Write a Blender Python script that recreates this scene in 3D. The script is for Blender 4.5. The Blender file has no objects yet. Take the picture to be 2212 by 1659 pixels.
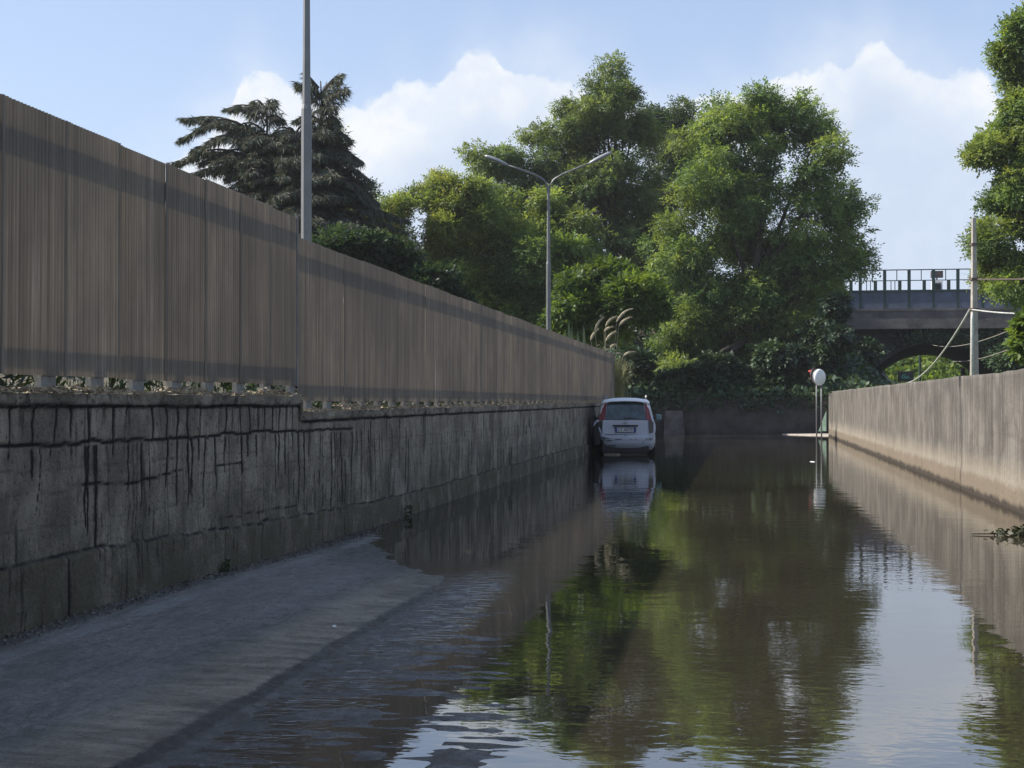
import bpy, math, random
import numpy as np
from mathutils import Vector, Matrix
random.seed(7); RS = np.random.RandomState(11)
R = math.radians
sc = bpy.context.scene
C = sc.collection
# ------------------------------------------------------------------ camera
FP = 3200.0 / 2212.0                      # focal length in image widths
YAW = math.atan(499 / 3200.0); PIT = math.atan(38.5 / 3200.0)
cam = bpy.data.cameras.new('camera'); camo = bpy.data.objects.new('camera', cam); C.objects.link(camo)
cam.sensor_width = 36; cam.lens = 36 * FP; cam.clip_start = .1; cam.clip_end = 6000
camo.location = (0, 0, 1.4); camo.rotation_euler = (math.pi / 2 + PIT, 0, YAW)
sc.camera = camo
sc.view_settings.view_transform = 'Standard'; sc.view_settings.look = 'None'
sc.view_settings.exposure = 0.6; sc.view_settings.gamma = 1
# ------------------------------------------------------------------ sky and sun
SUN_AZ = 95.0      # degrees to the left of the road direction
SUN_EL = 41.5
def nd(nt, t, **k):
    n = nt.nodes.new(t)
    for a, b in k.items():
        if a == 'i':
            for kk, vv in b.items(): n.inputs[kk].default_value = vv
        else: setattr(n, a, b)
    return n
def mth(nt, op, a=None, b=None, c=None, clamp=False):
    n = nt.nodes.new('ShaderNodeMath'); n.operation = op; n.use_clamp = clamp
    for i, v in enumerate((a, b, c)):
        if v is None: continue
        if isinstance(v, (int, float)): n.inputs[i].default_value = v
        else: nt.links.new(v, n.inputs[i])
    return n.outputs[0]
def mixc(nt, f, a, b, bt='MIX'):
    n = nt.nodes.new('ShaderNodeMix'); n.data_type = 'RGBA'; n.blend_type = bt
    for s, v in ((0, f), (6, a), (7, b)):
        if isinstance(v, (int, float)): n.inputs[s].default_value = v
        elif isinstance(v, tuple): n.inputs[s].default_value = (*v[:3], 1)
        else: nt.links.new(v, n.inputs[s])
    return n.outputs[2]
def mapr(nt, v, a, b, c=0., d=1., sm=True):
    n = nt.nodes.new('ShaderNodeMapRange'); n.interpolation_type = 'SMOOTHSTEP' if sm else 'LINEAR'
    nt.links.new(v, n.inputs[0])
    for i, x in enumerate((a, b, c, d)): n.inputs[1 + i].default_value = x
    return n.outputs[0]
def noise(nt, vec, scale, detail=4., rough=.55, dist=0.):
    n = nd(nt, 'ShaderNodeTexNoise'); n.inputs['Scale'].default_value = scale; n.inputs['Detail'].default_value = detail
    n.inputs['Roughness'].default_value = rough; n.inputs['Distortion'].default_value = dist
    if vec is not None: nt.links.new(vec, n.inputs['Vector'])
    return n.outputs[0]
def vmul(nt, vec, s):
    n = nd(nt, 'ShaderNodeVectorMath', operation='MULTIPLY'); nt.links.new(vec, n.inputs[0]); n.inputs[1].default_value = s
    return n.outputs[0]

w = bpy.data.worlds.new('World'); sc.world = w; w.use_nodes = True
nt = w.node_tree; nt.nodes.clear()
sky = nd(nt, 'ShaderNodeTexSky', sky_type='NISHITA', sun_disc=False, sun_elevation=R(SUN_EL), sun_rotation=R(-SUN_AZ))
sky.air_density = 1.0; sky.dust_density = 0.5; sky.ozone_density = 2.5; sky.altitude = 50
tc = nd(nt, 'ShaderNodeTexCoord'); sp = nd(nt, 'ShaderNodeSeparateXYZ'); nt.links.new(tc.outputs['Generated'], sp.inputs[0])
az = mth(nt, 'MULTIPLY', mth(nt, 'ARCTAN2', sp.outputs[0], sp.outputs[1]), 57.2958)
el = mth(nt, 'MULTIPLY', mth(nt, 'ARCSINE', sp.outputs[2]), 57.2958)
prof = [(0, 560), (300, 400), (400, 330), (450, 285), (490, 232), (512, 178), (530, 158), (590, 160), (640, 188), (700, 208), (760, 232), (800, 222),
        (835, 188), (890, 158), (950, 152), (1000, 124), (1062, 112), (1092, 142), (1150, 152), (1200, 158), (1300, 190), (1420, 205),
        (1520, 190), (1620, 195), (1700, 160), (1780, 146), (1828, 146), (1858, 96), (1896, 72), (1932, 100), (1990, 130), (2050, 152), (2110, 148), (2160, 200), (2212, 250)]
cv = nd(nt, 'ShaderNodeFloatCurve'); cm = cv.mapping.curves[0]
pts = []
for x, y in prof:
    a = math.degrees(math.atan((x - 1106) / 3200.)) - math.degrees(YAW)
    e = math.degrees(math.atan((868 - y) / 3200. * math.cos(math.atan((x - 1106) / 3200.))))
    pts.append(((a + 32) / 46., e / 20.))
cm.points[0].location = (0, .2); cm.points[1].location = (1, .5)
for p in pts: cm.points.new(*p)
cv.mapping.update()
nt.links.new(mth(nt, 'DIVIDE', mth(nt, 'ADD', az, 32.), 46., clamp=True), cv.inputs[1])
T = mth(nt, 'MULTIPLY', cv.outputs[0], 20.)
gen = tc.outputs['Generated']
n1 = noise(nt, gen, 26, 6, .6); n2 = noise(nt, gen, 9, 3, .5)
T = mth(nt, 'ADD', T, mth(nt, 'MULTIPLY', mth(nt, 'SUBTRACT', n1, .5), 2.6))
d = mth(nt, 'SUBTRACT', T, el)
dens = mapr(nt, d, -.08, .42)
soft = mapr(nt, mth(nt, 'ADD', d, mth(nt, 'MULTIPLY', mth(nt, 'SUBTRACT', n2, .5), 9.)), -3., 2.5, 0., .45)
dens = mth(nt, 'MAXIMUM', dens, soft)
body = mapr(nt, mth(nt, 'ADD', d, mth(nt, 'MULTIPLY', mth(nt, 'SUBTRACT', n2, .5), 8.)), .6, 4.8)
n3 = noise(nt, gen, 34, 6, .62)
ccol = mixc(nt, body, (5.4, 5.5, 5.6), (3.6, 4.15, 5.05))
ccol = mixc(nt, mapr(nt, n3, .38, .62, 0, .55), ccol, (3.9, 4.45, 5.35))
skyc = mixc(nt, 1., sky.outputs[0], (1.22, 1.06, .98), 'MULTIPLY')
skyc = mixc(nt, mapr(nt, el, 0, 24, .7, .25), skyc, (3.0, 3.75, 5.3))
dens = mth(nt, 'MULTIPLY', dens, mapr(nt, el, -1, .5, 0., .93))
col = mixc(nt, dens, skyc, ccol)
bg = nd(nt, 'ShaderNodeBackground'); bg.inputs[1].default_value = .12; nt.links.new(col, bg.inputs[0])
wo = nd(nt, 'ShaderNodeOutputWorld'); nt.links.new(bg.outputs[0], wo.inputs[0])
sl = bpy.data.lights.new('sun', 'SUN'); so = bpy.data.objects.new('sun', sl); C.objects.link(so)
sl.energy = 5.0; sl.angle = R(.55); sl.color = (1, .93, .82)
sd = Vector((-math.sin(R(SUN_AZ)) * math.cos(R(SUN_EL)), math.cos(R(SUN_AZ)) * math.cos(R(SUN_EL)), math.sin(R(SUN_EL))))
so.rotation_euler = sd.to_track_quat('Z', 'Y').to_euler(); so.location = sd * 50
# ------------------------------------------------------------------ measuring helpers (photo pixels at 2212 wide -> places in the world)
Fv = np.array([-math.sin(YAW) * math.cos(PIT), math.cos(YAW) * math.cos(PIT), math.sin(PIT)])
Rv = np.array([math.cos(YAW), math.sin(YAW), 0.]); Uv = np.cross(Rv, Fv)
EYE = np.array([0, 0, 1.4])
def ray(x, y): return Fv * 3200 + Rv * (x - 1106) + Uv * (829.5 - y)
def on(ax, x, y, v):
    r = ray(x, y); return EYE + r * ((v - EYE[ax]) / r[ax])
def onx(x, y, v): return on(0, x, y, v)
def ony(x, y, v): return on(1, x, y, v)
def onz(x, y, v): return on(2, x, y, v)
# ------------------------------------------------------------------ object helpers
def tag(o, label=None, cat=None, group=None, kind=None):
    if label: o['label'] = label
    if cat: o['category'] = cat
    if group: o['group'] = group
    if kind: o['kind'] = kind
    return o
def empty(name, loc=(0, 0, 0), rz=0., **k):
    o = bpy.data.objects.new(name, None); C.objects.link(o); o.location = loc; o.rotation_euler = (0, 0, rz); o.empty_display_size = .2
    return tag(o, **k)
def link(name, me, parent=None, **k):
    o = bpy.data.objects.new(name, me); C.objects.link(o)
    if parent is not None: o.parent = parent
    return tag(o, **k)
def npmesh(name, V, Fc, mat, smooth=False):
    V = np.asarray(V, dtype=np.float32); Fc = np.asarray(Fc, dtype=np.int32); k = Fc.shape[1]
    me = bpy.data.meshes.new(name); me.vertices.add(len(V)); me.vertices.foreach_set('co', V.ravel())
    me.loops.add(Fc.size); me.loops.foreach_set('vertex_index', Fc.ravel())
    me.polygons.add(len(Fc)); me.polygons.foreach_set('loop_start', np.arange(0, Fc.size, k, dtype=np.int32))
    me.update(calc_edges=True)
    if smooth: me.polygons.foreach_set('use_smooth', np.ones(len(Fc), dtype=bool))
    me.materials.append(mat); return me
def fattr(me, name, vals):
    a = me.attributes.new(name, 'FLOAT', 'POINT'); a.data.foreach_set('value', np.asarray(vals, dtype=np.float32).ravel())
def cattr(me, name, cols):
    a = me.attributes.new(name, 'FLOAT_COLOR', 'POINT'); a.data.foreach_set('color', np.asarray(cols, dtype=np.float32).ravel())
def text_mesh(cu):
    o = bpy.data.objects.new('t', cu); C.objects.link(o); dg = bpy.context.evaluated_depsgraph_get()
    me = bpy.data.meshes.new_from_object(o.evaluated_get(dg)); bpy.data.objects.remove(o)
    if not me.materials: me.materials.append(cu.materials[0])
    return me
class MB:
    def __init__(s): s.v = []; s.f = []
    def add(s, vs, fs):
        b = len(s.v); s.v += [tuple(v) for v in vs]; s.f += [tuple(b + i for i in f) for f in fs]; return s
    def box(s, c, d, rz=0., top=1.):
        x, y, z = (d[0] / 2, d[1] / 2, d[2] / 2); cz, sz = math.cos(rz), math.sin(rz); vs = []
        for k in (-1, 1):
            t = top if k > 0 else 1
            for i, j in ((-1, -1), (1, -1), (1, 1), (-1, 1)):
                px, py = i * x * t, j * y * t; vs.append((c[0] + px * cz - py * sz, c[1] + px * sz + py * cz, c[2] + k * z))
        return s.add(vs, [(0, 3, 2, 1), (4, 5, 6, 7), (0, 1, 5, 4), (1, 2, 6, 5), (2, 3, 7, 6), (3, 0, 4, 7)])
    def tube(s, P, r, n=8, cap=True):
        P = [Vector(p) for p in P]; m = len(P); r = r if hasattr(r, '__len__') else [r] * m; vs = []; fs = []
        up = Vector((0, 0, 1))
        for i in range(m):
            t = (P[min(i + 1, m - 1)] - P[max(i - 1, 0)]).normalized()
            a = t.cross(up if abs(t.z) < .95 else Vector((0, 1, 0))).normalized(); b = t.cross(a)
            for k in range(n):
                q = 2 * math.pi * (k + .5) / n; vs.append(P[i] + (a * math.cos(q) + b * math.sin(q)) * r[i])
        for i in range(m - 1):
            for k in range(n):
                k2 = (k + 1) % n; fs.append((i * n + k, i * n + k2, (i + 1) * n + k2, (i + 1) * n + k))
        if cap: fs.append(tuple(range(n - 1, -1, -1))); fs.append(tuple((m - 1) * n + k for k in range(n)))
        return s.add(vs, fs)
    def lathe(s, prof, n=24, M=None):
        M = M or Matrix(); vs = []; fs = []
        for r, z in prof:
            for k in range(n):
                q = 2 * math.pi * k / n; vs.append(M @ Vector((r * math.cos(q), r * math.sin(q), z)))
        for i in range(len(prof) - 1):
            for k in range(n):
                k2 = (k + 1) % n; fs.append((i * n + k, i * n + k2, (i + 1) * n + k2, (i + 1) * n + k))
        fs.append(tuple(range(n - 1, -1, -1))); fs.append(tuple((len(prof) - 1) * n + k for k in range(n)))
        return s.add(vs, fs)
    def mesh(s, name, mat, smooth=False, bevel=0.):
        me = bpy.data.meshes.new(name); me.from_pydata([tuple(v) for v in s.v], [], s.f); me.update()
        if smooth: me.shade_smooth() if hasattr(me, 'shade_smooth') else None
        me.materials.append(mat); return me
    def build(s, name, mat, parent=None, smooth=False, bevel=0., **k):
        o = link(name, s.mesh(name, mat, smooth), parent, **k)
        if bevel:
            b = o.modifiers.new('b', 'BEVEL'); b.width = bevel; b.segments = 2; b.limit_method = 'ANGLE'
        return o
def vn(y, z, sy, sz, seed=0, oct=3):
    """value noise 0..1"""
    out = 0.; amp = 1.; tot = 0.
    for o in range(oct):
        Y = y * sy * 2 ** o + 37.3 * seed; Z = z * sz * 2 ** o + 11.7 * seed
        iy = np.floor(Y).astype(np.int64); iz = np.floor(Z).astype(np.int64); fy = Y - iy; fz = Z - iz
        fy = fy * fy * (3 - 2 * fy); fz = fz * fz * (3 - 2 * fz)
        def h(a, b):
            n = (a * 374761393 + b * 668265263 + seed * 974634777 + o * 1274126177) & 0xffffffff
            n = ((n ^ (n >> 13)) * 1274126177) & 0xffffffff
            return ((n ^ (n >> 16)) & 0xffff) / 65535.
        v = (h(iy, iz) * (1 - fy) + h(iy + 1, iz) * fy) * (1 - fz) + (h(iy, iz + 1) * (1 - fy) + h(iy + 1, iz + 1) * fy) * fz
        out = out + v * amp; tot += amp; amp *= .5
    return out / tot
# ------------------------------------------------------------------ materials
def newmat(name):
    m = bpy.data.materials.new(name); m.use_nodes = True; nt = m.node_tree; nt.nodes.clear()
    out = nd(nt, 'ShaderNodeOutputMaterial'); p = nd(nt, 'ShaderNodeBsdfPrincipled'); nt.links.new(p.outputs[0], out.inputs[0])
    return m, nt, p, out
def simple(name, col, rough=.6, metal=0., var=.25, scale=6., bump=0., spec=.5, vec=None):
    m, nt, p, out = newmat(name); tc = nd(nt, 'ShaderNodeTexCoord')
    v = tc.outputs['Object'] if vec is None else vmul(nt, tc.outputs['Object'], vec)
    n = noise(nt, v, scale, 5, .6)
    f = mapr(nt, n, .3, .7, 1 - var, 1 + var, False)
    c = nd(nt, 'ShaderNodeVectorMath', operation='SCALE'); c.inputs[0].default_value = col; nt.links.new(f, c.inputs['Scale'])
    nt.links.new(c.outputs[0], p.inputs['Base Color'])
    p.inputs['Roughness'].default_value = rough; p.inputs['Metallic'].default_value = metal; p.inputs['Specular IOR Level'].default_value = spec
    if bump:
        b = nd(nt, 'ShaderNodeBump'); b.inputs['Strength'].default_value = 1; b.inputs['Distance'].default_value = bump
        nt.links.new(noise(nt, v, scale * 4, 6, .6), b.inputs['Height']); nt.links.new(b.outputs[0], p.inputs['Normal'])
    return m
def leafmat(name, trans=.4, rough=.45, gain=1.):
    m, nt, p, out = newmat(name)
    at = nd(nt, 'ShaderNodeAttribute', attribute_name='tint')
    nt.links.new(at.outputs['Color'], p.inputs['Base Color']); p.inputs['Roughness'].default_value = rough; p.inputs['Specular IOR Level'].default_value = .3
    tr = nd(nt, 'ShaderNodeBsdfTranslucent'); nt.links.new(mixc(nt, 1., at.outputs['Color'], (1.5 * gain, 1.35 * gain, .6 * gain), 'MULTIPLY'), tr.inputs[0])
    mx = nd(nt, 'ShaderNodeMixShader'); mx.inputs[0].default_value = trans
    nt.links.new(p.outputs[0], mx.inputs[1]); nt.links.new(tr.outputs[0], mx.inputs[2]); nt.links.new(mx.outputs[0], out.inputs[0])
    return m
LEAF = leafmat('leaf', .48, .45, 1.25); NEEDLE = leafmat('needle', .12, .6); IVY = leafmat('ivy', .15, .5)
BARK = simple('bark', (.055, .045, .035), .9, scale=9, bump=.01)

def wall_left_mat():
    m, nt, p, out = newmat('stained_concrete'); tc = nd(nt, 'ShaderNodeTexCoord'); v = tc.outputs['Object']
    sp = nd(nt, 'ShaderNodeSeparateXYZ'); nt.links.new(v, sp.inputs[0])
    st = nd(nt, 'ShaderNodeAttribute', attribute_name='stain').outputs['Fac']
    pl = nd(nt, 'ShaderNodeAttribute', attribute_name='plinth').outputs['Fac']
    vs = vmul(nt, v, (1, 1, .25))
    c = mixc(nt, mapr(nt, noise(nt, v, 1.5, 7, .7), .36, .62), (.19, .168, .130), (.44, .395, .305))
    c = mixc(nt, mapr(nt, noise(nt, vs, 9, 6, .65), .35, .7, 0, .6), c, (.15, .135, .108))
    c = mixc(nt, mapr(nt, noise(nt, v, 60, 3, .6), .64, .70, 0, .9), c, (.50, .47, .41))
    c = mixc(nt, mapr(nt, noise(nt, v, 28, 5, .7), .56, .66, 0, .75), c, (.035, .034, .03))
    c = mixc(nt, mth(nt, 'MULTIPLY', mapr(nt, noise(nt, v, 1.7, 5, .7), .42, .6, 0, .8), mapr(nt, sp.outputs[2], 1.0, .1)), c, (.085, .085, .045))
    c = mixc(nt, mth(nt, 'MULTIPLY', pl, mapr(nt, noise(nt, v, 4, 6, .75), .35, .6, .1, .9)), c, (.135, .122, .075))
    s2 = mth(nt, 'MULTIPLY', st, mapr(nt, noise(nt, v, 38, 4, .7), .25, .5, .8, 1.8), clamp=True)
    c = mixc(nt, s2, c, (.018, .017, .015))
    nt.links.new(c, p.inputs['Base Color']); p.inputs['Roughness'].default_value = .85; p.inputs['Specular IOR Level'].default_value = .3
    b = nd(nt, 'ShaderNodeBump'); b.inputs['Distance'].default_value = .05
    nt.links.new(noise(nt, v, 34, 7, .68), b.inputs['Height']); nt.links.new(b.outputs[0], p.inputs['Normal'])
    return m
def wall_right_mat():
    m, nt, p, out = newmat('mud_marked_concrete'); tc = nd(nt, 'ShaderNodeTexCoord'); v = tc.outputs['Object']
    sp = nd(nt, 'ShaderNodeSeparateXYZ'); nt.links.new(v, sp.inputs[0]); z = sp.outputs[2]
    vs = vmul(nt, v, (1, 1, .07)); vs2 = vmul(nt, v, (1, 1, .2))
    c = mixc(nt, mapr(nt, noise(nt, v, 1.1, 6, .7), .36, .64), (.105, .097, .086), (.20, .185, .162))
    c = mixc(nt, mapr(nt, noise(nt, vs, 7, 6, .7), .40, .64, 0, .8), c, (.062, .058, .052))
    c = mixc(nt, mapr(nt, noise(nt, vs, 14, 4, .6), .58, .72, 0, .6), c, (.29, .27, .235))
    c = mixc(nt, mapr(nt, noise(nt, v, 45, 4, .6), .55, .75, 0, .35), c, (.34, .31, .27))
    nz = mth(nt, 'ADD', z, mth(nt, 'MULTIPLY', mth(nt, 'SUBTRACT', noise(nt, vmul(nt, v, (1, 1, .3)), 3., 5, .6), .5), .30))
    pale = mth(nt, 'MULTIPLY', mapr(nt, nz, .75, .38), .5)
    c = mixc(nt, pale, c, (.32, .28, .22))
    nz2 = mth(nt, 'ADD', z, mth(nt, 'MULTIPLY', mth(nt, 'SUBTRACT', noise(nt, v, 2.4, 5, .6), .5), .22))
    c = mixc(nt, mapr(nt, nz2, .36, .26, 0, .62), c, (.15, .115, .08))
    c = mixc(nt, mapr(nt, nz2, .13, .04, 0, .9), c, (.03, .025, .02))
    st = nd(nt, 'ShaderNodeAttribute', attribute_name='stain').outputs['Fac']
    c = mixc(nt, st, c, (.04, .035, .03))
    nt.links.new(c, p.inputs['Base Color']); p.inputs['Roughness'].default_value = .88; p.inputs['Specular IOR Level'].default_value = .25
    b = nd(nt, 'ShaderNodeBump'); b.inputs['Distance'].default_value = .03
    nt.links.new(noise(nt, vmul(nt, v, (1, 1, .5)), 30, 7, .66), b.inputs['Height']); nt.links.new(b.outputs[0], p.inputs['Normal'])
    return m
def screen_mat():
    m, nt, p, out = newmat('corrugated_fibreglass')
    g = nd(nt, 'ShaderNodeNewGeometry'); v = g.outputs['Position']
    oi = nd(nt, 'ShaderNodeObjectInfo')
    c = mixc(nt, mapr(nt, noise(nt, vmul(nt, v, (1, 1, .03)), 14, 5, .7), .3, .72), (.15, .130, .098), (.30, .262, .205))
    c = mixc(nt, mapr(nt, noise(nt, vmul(nt, v, (1, 1, .015)), 26, 4, .7), .56, .72, 0, .8), c, (.40, .37, .33))
    c = mixc(nt, mapr(nt, noise(nt, v, .8, 4, .6), .35, .65, 0, .5), c, (.10, .095, .085))
    c = mixc(nt, mapr(nt, oi.outputs['Random'], 0, 1, 0, .28, False), c, (.11, .095, .085))
    nt.links.new(c, p.inputs['Base Color']); p.inputs['Roughness'].default_value = .6; p.inputs['Specular IOR Level'].default_value = .3
    tr = nd(nt, 'ShaderNodeBsdfTranslucent'); nt.links.new(mixc(nt, 1., c, (1.15, 1.0, .86), 'MULTIPLY'), tr.inputs[0])
    mx = nd(nt, 'ShaderNodeMixShader'); mx.inputs[0].default_value = .085
    nt.links.new(p.outputs[0], mx.inputs[1]); nt.links.new(tr.outputs[0], mx.inputs[2]); nt.links.new(mx.outputs[0], out.inputs[0])
    return m
def water_mat():
    m, nt, p, out = newmat('muddy_water'); g = nd(nt, 'ShaderNodeNewGeometry'); v = g.outputs['Position']
    c = mixc(nt, mapr(nt, noise(nt, v, .35, 4, .6), .3, .7), (.026, .022, .015), (.036, .030, .020))
    nt.links.new(c, p.inputs['Base Color']); p.inputs['Roughness'].default_value = .015; p.inputs['IOR'].default_value = 3.2
    a = noise(nt, vmul(nt, v, (1., 1.5, 1)), 1.5, 2, .5, .4); b2 = noise(nt, vmul(nt, v, (1, 1.6, 1)), 7.5, 2, .5, .3)
    # ripples fade with patches of calm
    patch = mapr(nt, noise(nt, v, .22, 2, .5), .38, .62, .25, 1.)
    sp = nd(nt, 'ShaderNodeSeparateXYZ'); nt.links.new(v, sp.inputs[0])
    run = mth(nt, 'MULTIPLY', mapr(nt, sp.outputs[0], -1.5, -2.15), mapr(nt, sp.outputs[1], 13.5, 10.5))
    b3 = noise(nt, vmul(nt, v, (1, 2.6, 1)), 5.5, 2.5, .5, .6)
    nt.links.new(mth(nt, 'ADD', mth(nt, 'MULTIPLY', run, .02), .015), p.inputs['Roughness'])
    b3 = mth(nt, 'ADD', b3, mth(nt, 'MULTIPLY', noise(nt, vmul(nt, v, (1, 2.2, 1)), 17, 3, .6, .5), .38))
    a = mth(nt, 'ADD', a, mth(nt, 'MULTIPLY', mth(nt, 'MULTIPLY', b3, run), 4.6))
    h = mth(nt, 'ADD', mth(nt, 'MULTIPLY', a, .16), mth(nt, 'MULTIPLY', mth(nt, 'MULTIPLY', b2, patch), .085))
    b = nd(nt, 'ShaderNodeBump'); b.inputs['Strength'].default_value = 1; b.inputs['Distance'].default_value = .0125
    nt.links.new(h, b.inputs['Height']); nt.links.new(b.outputs[0], p.inputs['Normal'])
    return m
def road_mat():
    m, nt, p, out = newmat('wet_asphalt'); g = nd(nt, 'ShaderNodeNewGeometry'); v = g.outputs['Position']
    sp = nd(nt, 'ShaderNodeSeparateXYZ'); nt.links.new(v, sp.inputs[0]); x = sp.outputs[0]; z = sp.outputs[2]
    c = mixc(nt, mapr(nt, noise(nt, v, 70, 4, .7), .3, .7), (.17, .163, .152), (.46, .435, .39))
    c = mixc(nt, mapr(nt, noise(nt, v, 110, 2, .5), .62, .70, 0, .8), c, (.30, .28, .25))
    c = mixc(nt, mapr(nt, noise(nt, v, 38, 3, .7), .48, .62, 0, .55), c, (.06, .058, .055))
    c = mixc(nt, mapr(nt, noise(nt, v, 2.0, 6, .75), .42, .6, 0, .5), c, (.20, .19, .175))
    c = mixc(nt, mapr(nt, noise(nt, vmul(nt, v, (1.6, .5, 1)), 9, 5, .7), .45, .62, 0, .5), c, (.075, .07, .064))
    c = mixc(nt, mapr(nt, noise(nt, vmul(nt, v, (1, .25, 1)), 3.5, 5, .65), .38, .66, 0, .55), c, (.19, .165, .135))
    sx = mth(nt, 'ADD', x, mth(nt, 'MULTIPLY', mth(nt, 'SUBTRACT', noise(nt, v, 1.4, 5, .7), .5), .12))
    # sunlit streak along the seam, painted in warm silt colour, then the seam itself
    c = mixc(nt, mth(nt, 'MULTIPLY', mapr(nt, sx, -2.9, -2.55), mapr(nt, sx, -2.24, -2.36, 0, .85)), c, (.50, .42, .30))
    c = mixc(nt, mth(nt, 'MULTIPLY', mapr(nt, sx, -2.33, -2.30), mapr(nt, sx, -2.22, -2.25, 0, .97)), c, (.008, .006, .004))
    wet = mapr(nt, mth(nt, 'ADD', x, mth(nt, 'MULTIPLY', mth(nt, 'SUBTRACT', noise(nt, vmul(nt, v, (1, .4, 1)), 2.2, 5, .65), .5), 1.5)), -3.3, -2.25)
    rim = mapr(nt, mth(nt, 'ADD', z, mth(nt, 'MULTIPLY', noise(nt, v, 3, 4, .6), .02)), .040, .012)
    c = mixc(nt, mth(nt, 'MULTIPLY', rim, .5), c, (.03, .028, .024))
    c = mixc(nt, mth(nt, 'MULTIPLY', wet, mapr(nt, noise(nt, vmul(nt, v, (.6, 3, 1)), 3.2, 5, .7), .35, .62, .1, .75)), c, (.055, .046, .036))
    c = mixc(nt, mapr(nt, x, -3.88, -3.98, 0, .75), c, (.045, .042, .036))
    pm = mth(nt, 'MULTIPLY', mapr(nt, sx, -3.84, -3.80), mapr(nt, sx, -3.66, -3.70))
    pm = mth(nt, 'MULTIPLY', pm, mapr(nt, noise(nt, v, 26, 6, .75), .36, .6, .15, .9)); pm = mth(nt, 'MULTIPLY', pm, mapr(nt, noise(nt, v, .9, 3, .6), .36, .6, .25, 1.))
    c = mixc(nt, pm, c, (.36, .355, .34))
    nt.links.new(c, p.inputs['Base Color'])
    nr = noise(nt, v, 24, 4, .7)
    nt.links.new(mth(nt, 'ADD', mth(nt, 'MULTIPLY', mth(nt, 'MAXIMUM', wet, rim), -.24), mapr(nt, noise(nt, vmul(nt, v, (1, 1.5, 1)), 8, 6, .75), .36, .64, .28, .66)), p.inputs['Roughness'])
    p.inputs['IOR'].default_value = 1.6; p.inputs['Specular IOR Level'].default_value = .6
    b = nd(nt, 'ShaderNodeBump'); b.inputs['Distance'].default_value = .028
    nt.links.new(noise(nt, v, 26, 6, .75), b.inputs['Height']); nt.links.new(b.outputs[0], p.inputs['Normal'])
    return m
def paint_mat():
    m, nt, p, out = newmat('worn_road_paint'); v = nd(nt, 'ShaderNodeNewGeometry').outputs['Position']
    c = mixc(nt, mapr(nt, noise(nt, v, 22, 6, .75), .42, .6), (.15, .148, .145), (.36, .355, .34)); c = mixc(nt, mapr(nt, noise(nt, v, .9, 3, .6), .45, .6, 0, .8), c, (.13, .128, .12))
    nt.links.new(c, p.inputs['Base Color']); p.inputs['Roughness'].default_value = .6; return m
M = dict(
    wl=wall_left_mat(), wr=wall_right_mat(), screen=screen_mat(), water=water_mat(), road=road_mat(),
    earth=simple('earth', (.075, .065, .04), .95, scale=3, bump=.03), grass=simple('grass_ground', (.075, .10, .028), .95, scale=4, bump=.05),
    post=simple('grey_concrete', (.19, .19, .18), .85, scale=7, bump=.004), rail=simple('dark_timber', (.09, .07, .055), .8),
    galv=simple('galvanised_steel', (.17, .175, .18), .5, .3, .15, 3), pole=simple('weathered_concrete_pole', (.34, .31, .27), .85, scale=5),
    lampd=simple('lamp_housing', (.30, .31, .33), .4, .2, .1), lens=simple('lamp_lens', (.5, .5, .48), .2, 0, .05),
    brc=simple('bridge_concrete', (.13, .12, .115), .9, 0, .45, 1.2, .02), brd=simple('dark_masonry', (.045, .042, .042), .95, 0, .4, 2, .03),  # brd: one dark mottled tone for spandrel, vault and arch stones
    steel=simple('blue_grey_steel_panel', (.10, .12, .17), .6, .1, .25, 2.), green=simple('green_painted_steel', (.025, .055, .05), .5, .1, .2, 4),
    paint=paint_mat(), pale=simple('pale_concrete', (.40, .36, .32), .85, 0, .2, 5, .004),
    cable=simple('cable_jacket', (.30, .27, .23), .6), conduit=simple('grey_conduit', (.45, .46, .44), .5),
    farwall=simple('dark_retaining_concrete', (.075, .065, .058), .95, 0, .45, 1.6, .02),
    mirror=simple('mirror_shell', (.80, .80, .80), .28, 0, .05), red=simple('red_sign_paint', (.45, .04, .035), .5, 0, .15), signback=simple('sign_back_grey', (.10, .07, .07), .6),
    net=simple('faded_green_mesh', (.16, .24, .19), .8, 0, .3, 8), black=simple('black_board', (.012, .014, .016), .5), teal=simple('teal_lettering', (.06, .42, .38), .5),
    rubble=simple('rubble', (.16, .145, .125), .95, 0, .5, 14), white=simple('white_paint', (.75, .76, .76), .5), litter=simple('dry_litter', (.34, .28, .19), .95, 0, .5, 12),
)
# ------------------------------------------------------------------ the setting
XL, XR = -4.10, 3.46
def shoreL(y):   # how far left of the axis the water's edge lies
    return np.interp(y, [0, 4, 6.1, 7.1, 8.3, 10, 12, 13.5, 15.5, 17.6, 22, 40], [.9, 1.1, 1.23, 1.45, 1.6, 2.0, 2.85, 3.3, 3.85, 4.35, 5.0, 6.0])
def gz(x, y):
    L = -x; s = shoreL(y); d_ = L - s
    base = np.where(d_ > 0, .030 * d_, .028 * d_)
    film = np.clip((2.3 - L) * 6, 0, 1) * np.clip((13.2 - y) * .6, 0, 1)
    base = np.where(d_ > 0, base * (1 - film) + film * (-.003 + .0042 * d_), base)
    base = base + (1 - film) * np.clip((L - 2.28) * 12, 0, 1) * np.clip((13 - y) * .5, 0, 1) * .012
    n = (vn(x, y, 1.1, .6, 3, 4) - .5) * .008 + (vn(x, y, 5, 15.0, 5, 2) - .5) * .040 * (.12 + .88 * film)
    n = n * (1.0 + 0.9 * np.clip((y - 10) / 4, 0, 1))
    return np.maximum(base, -.16 + .0 * base) + n
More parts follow.
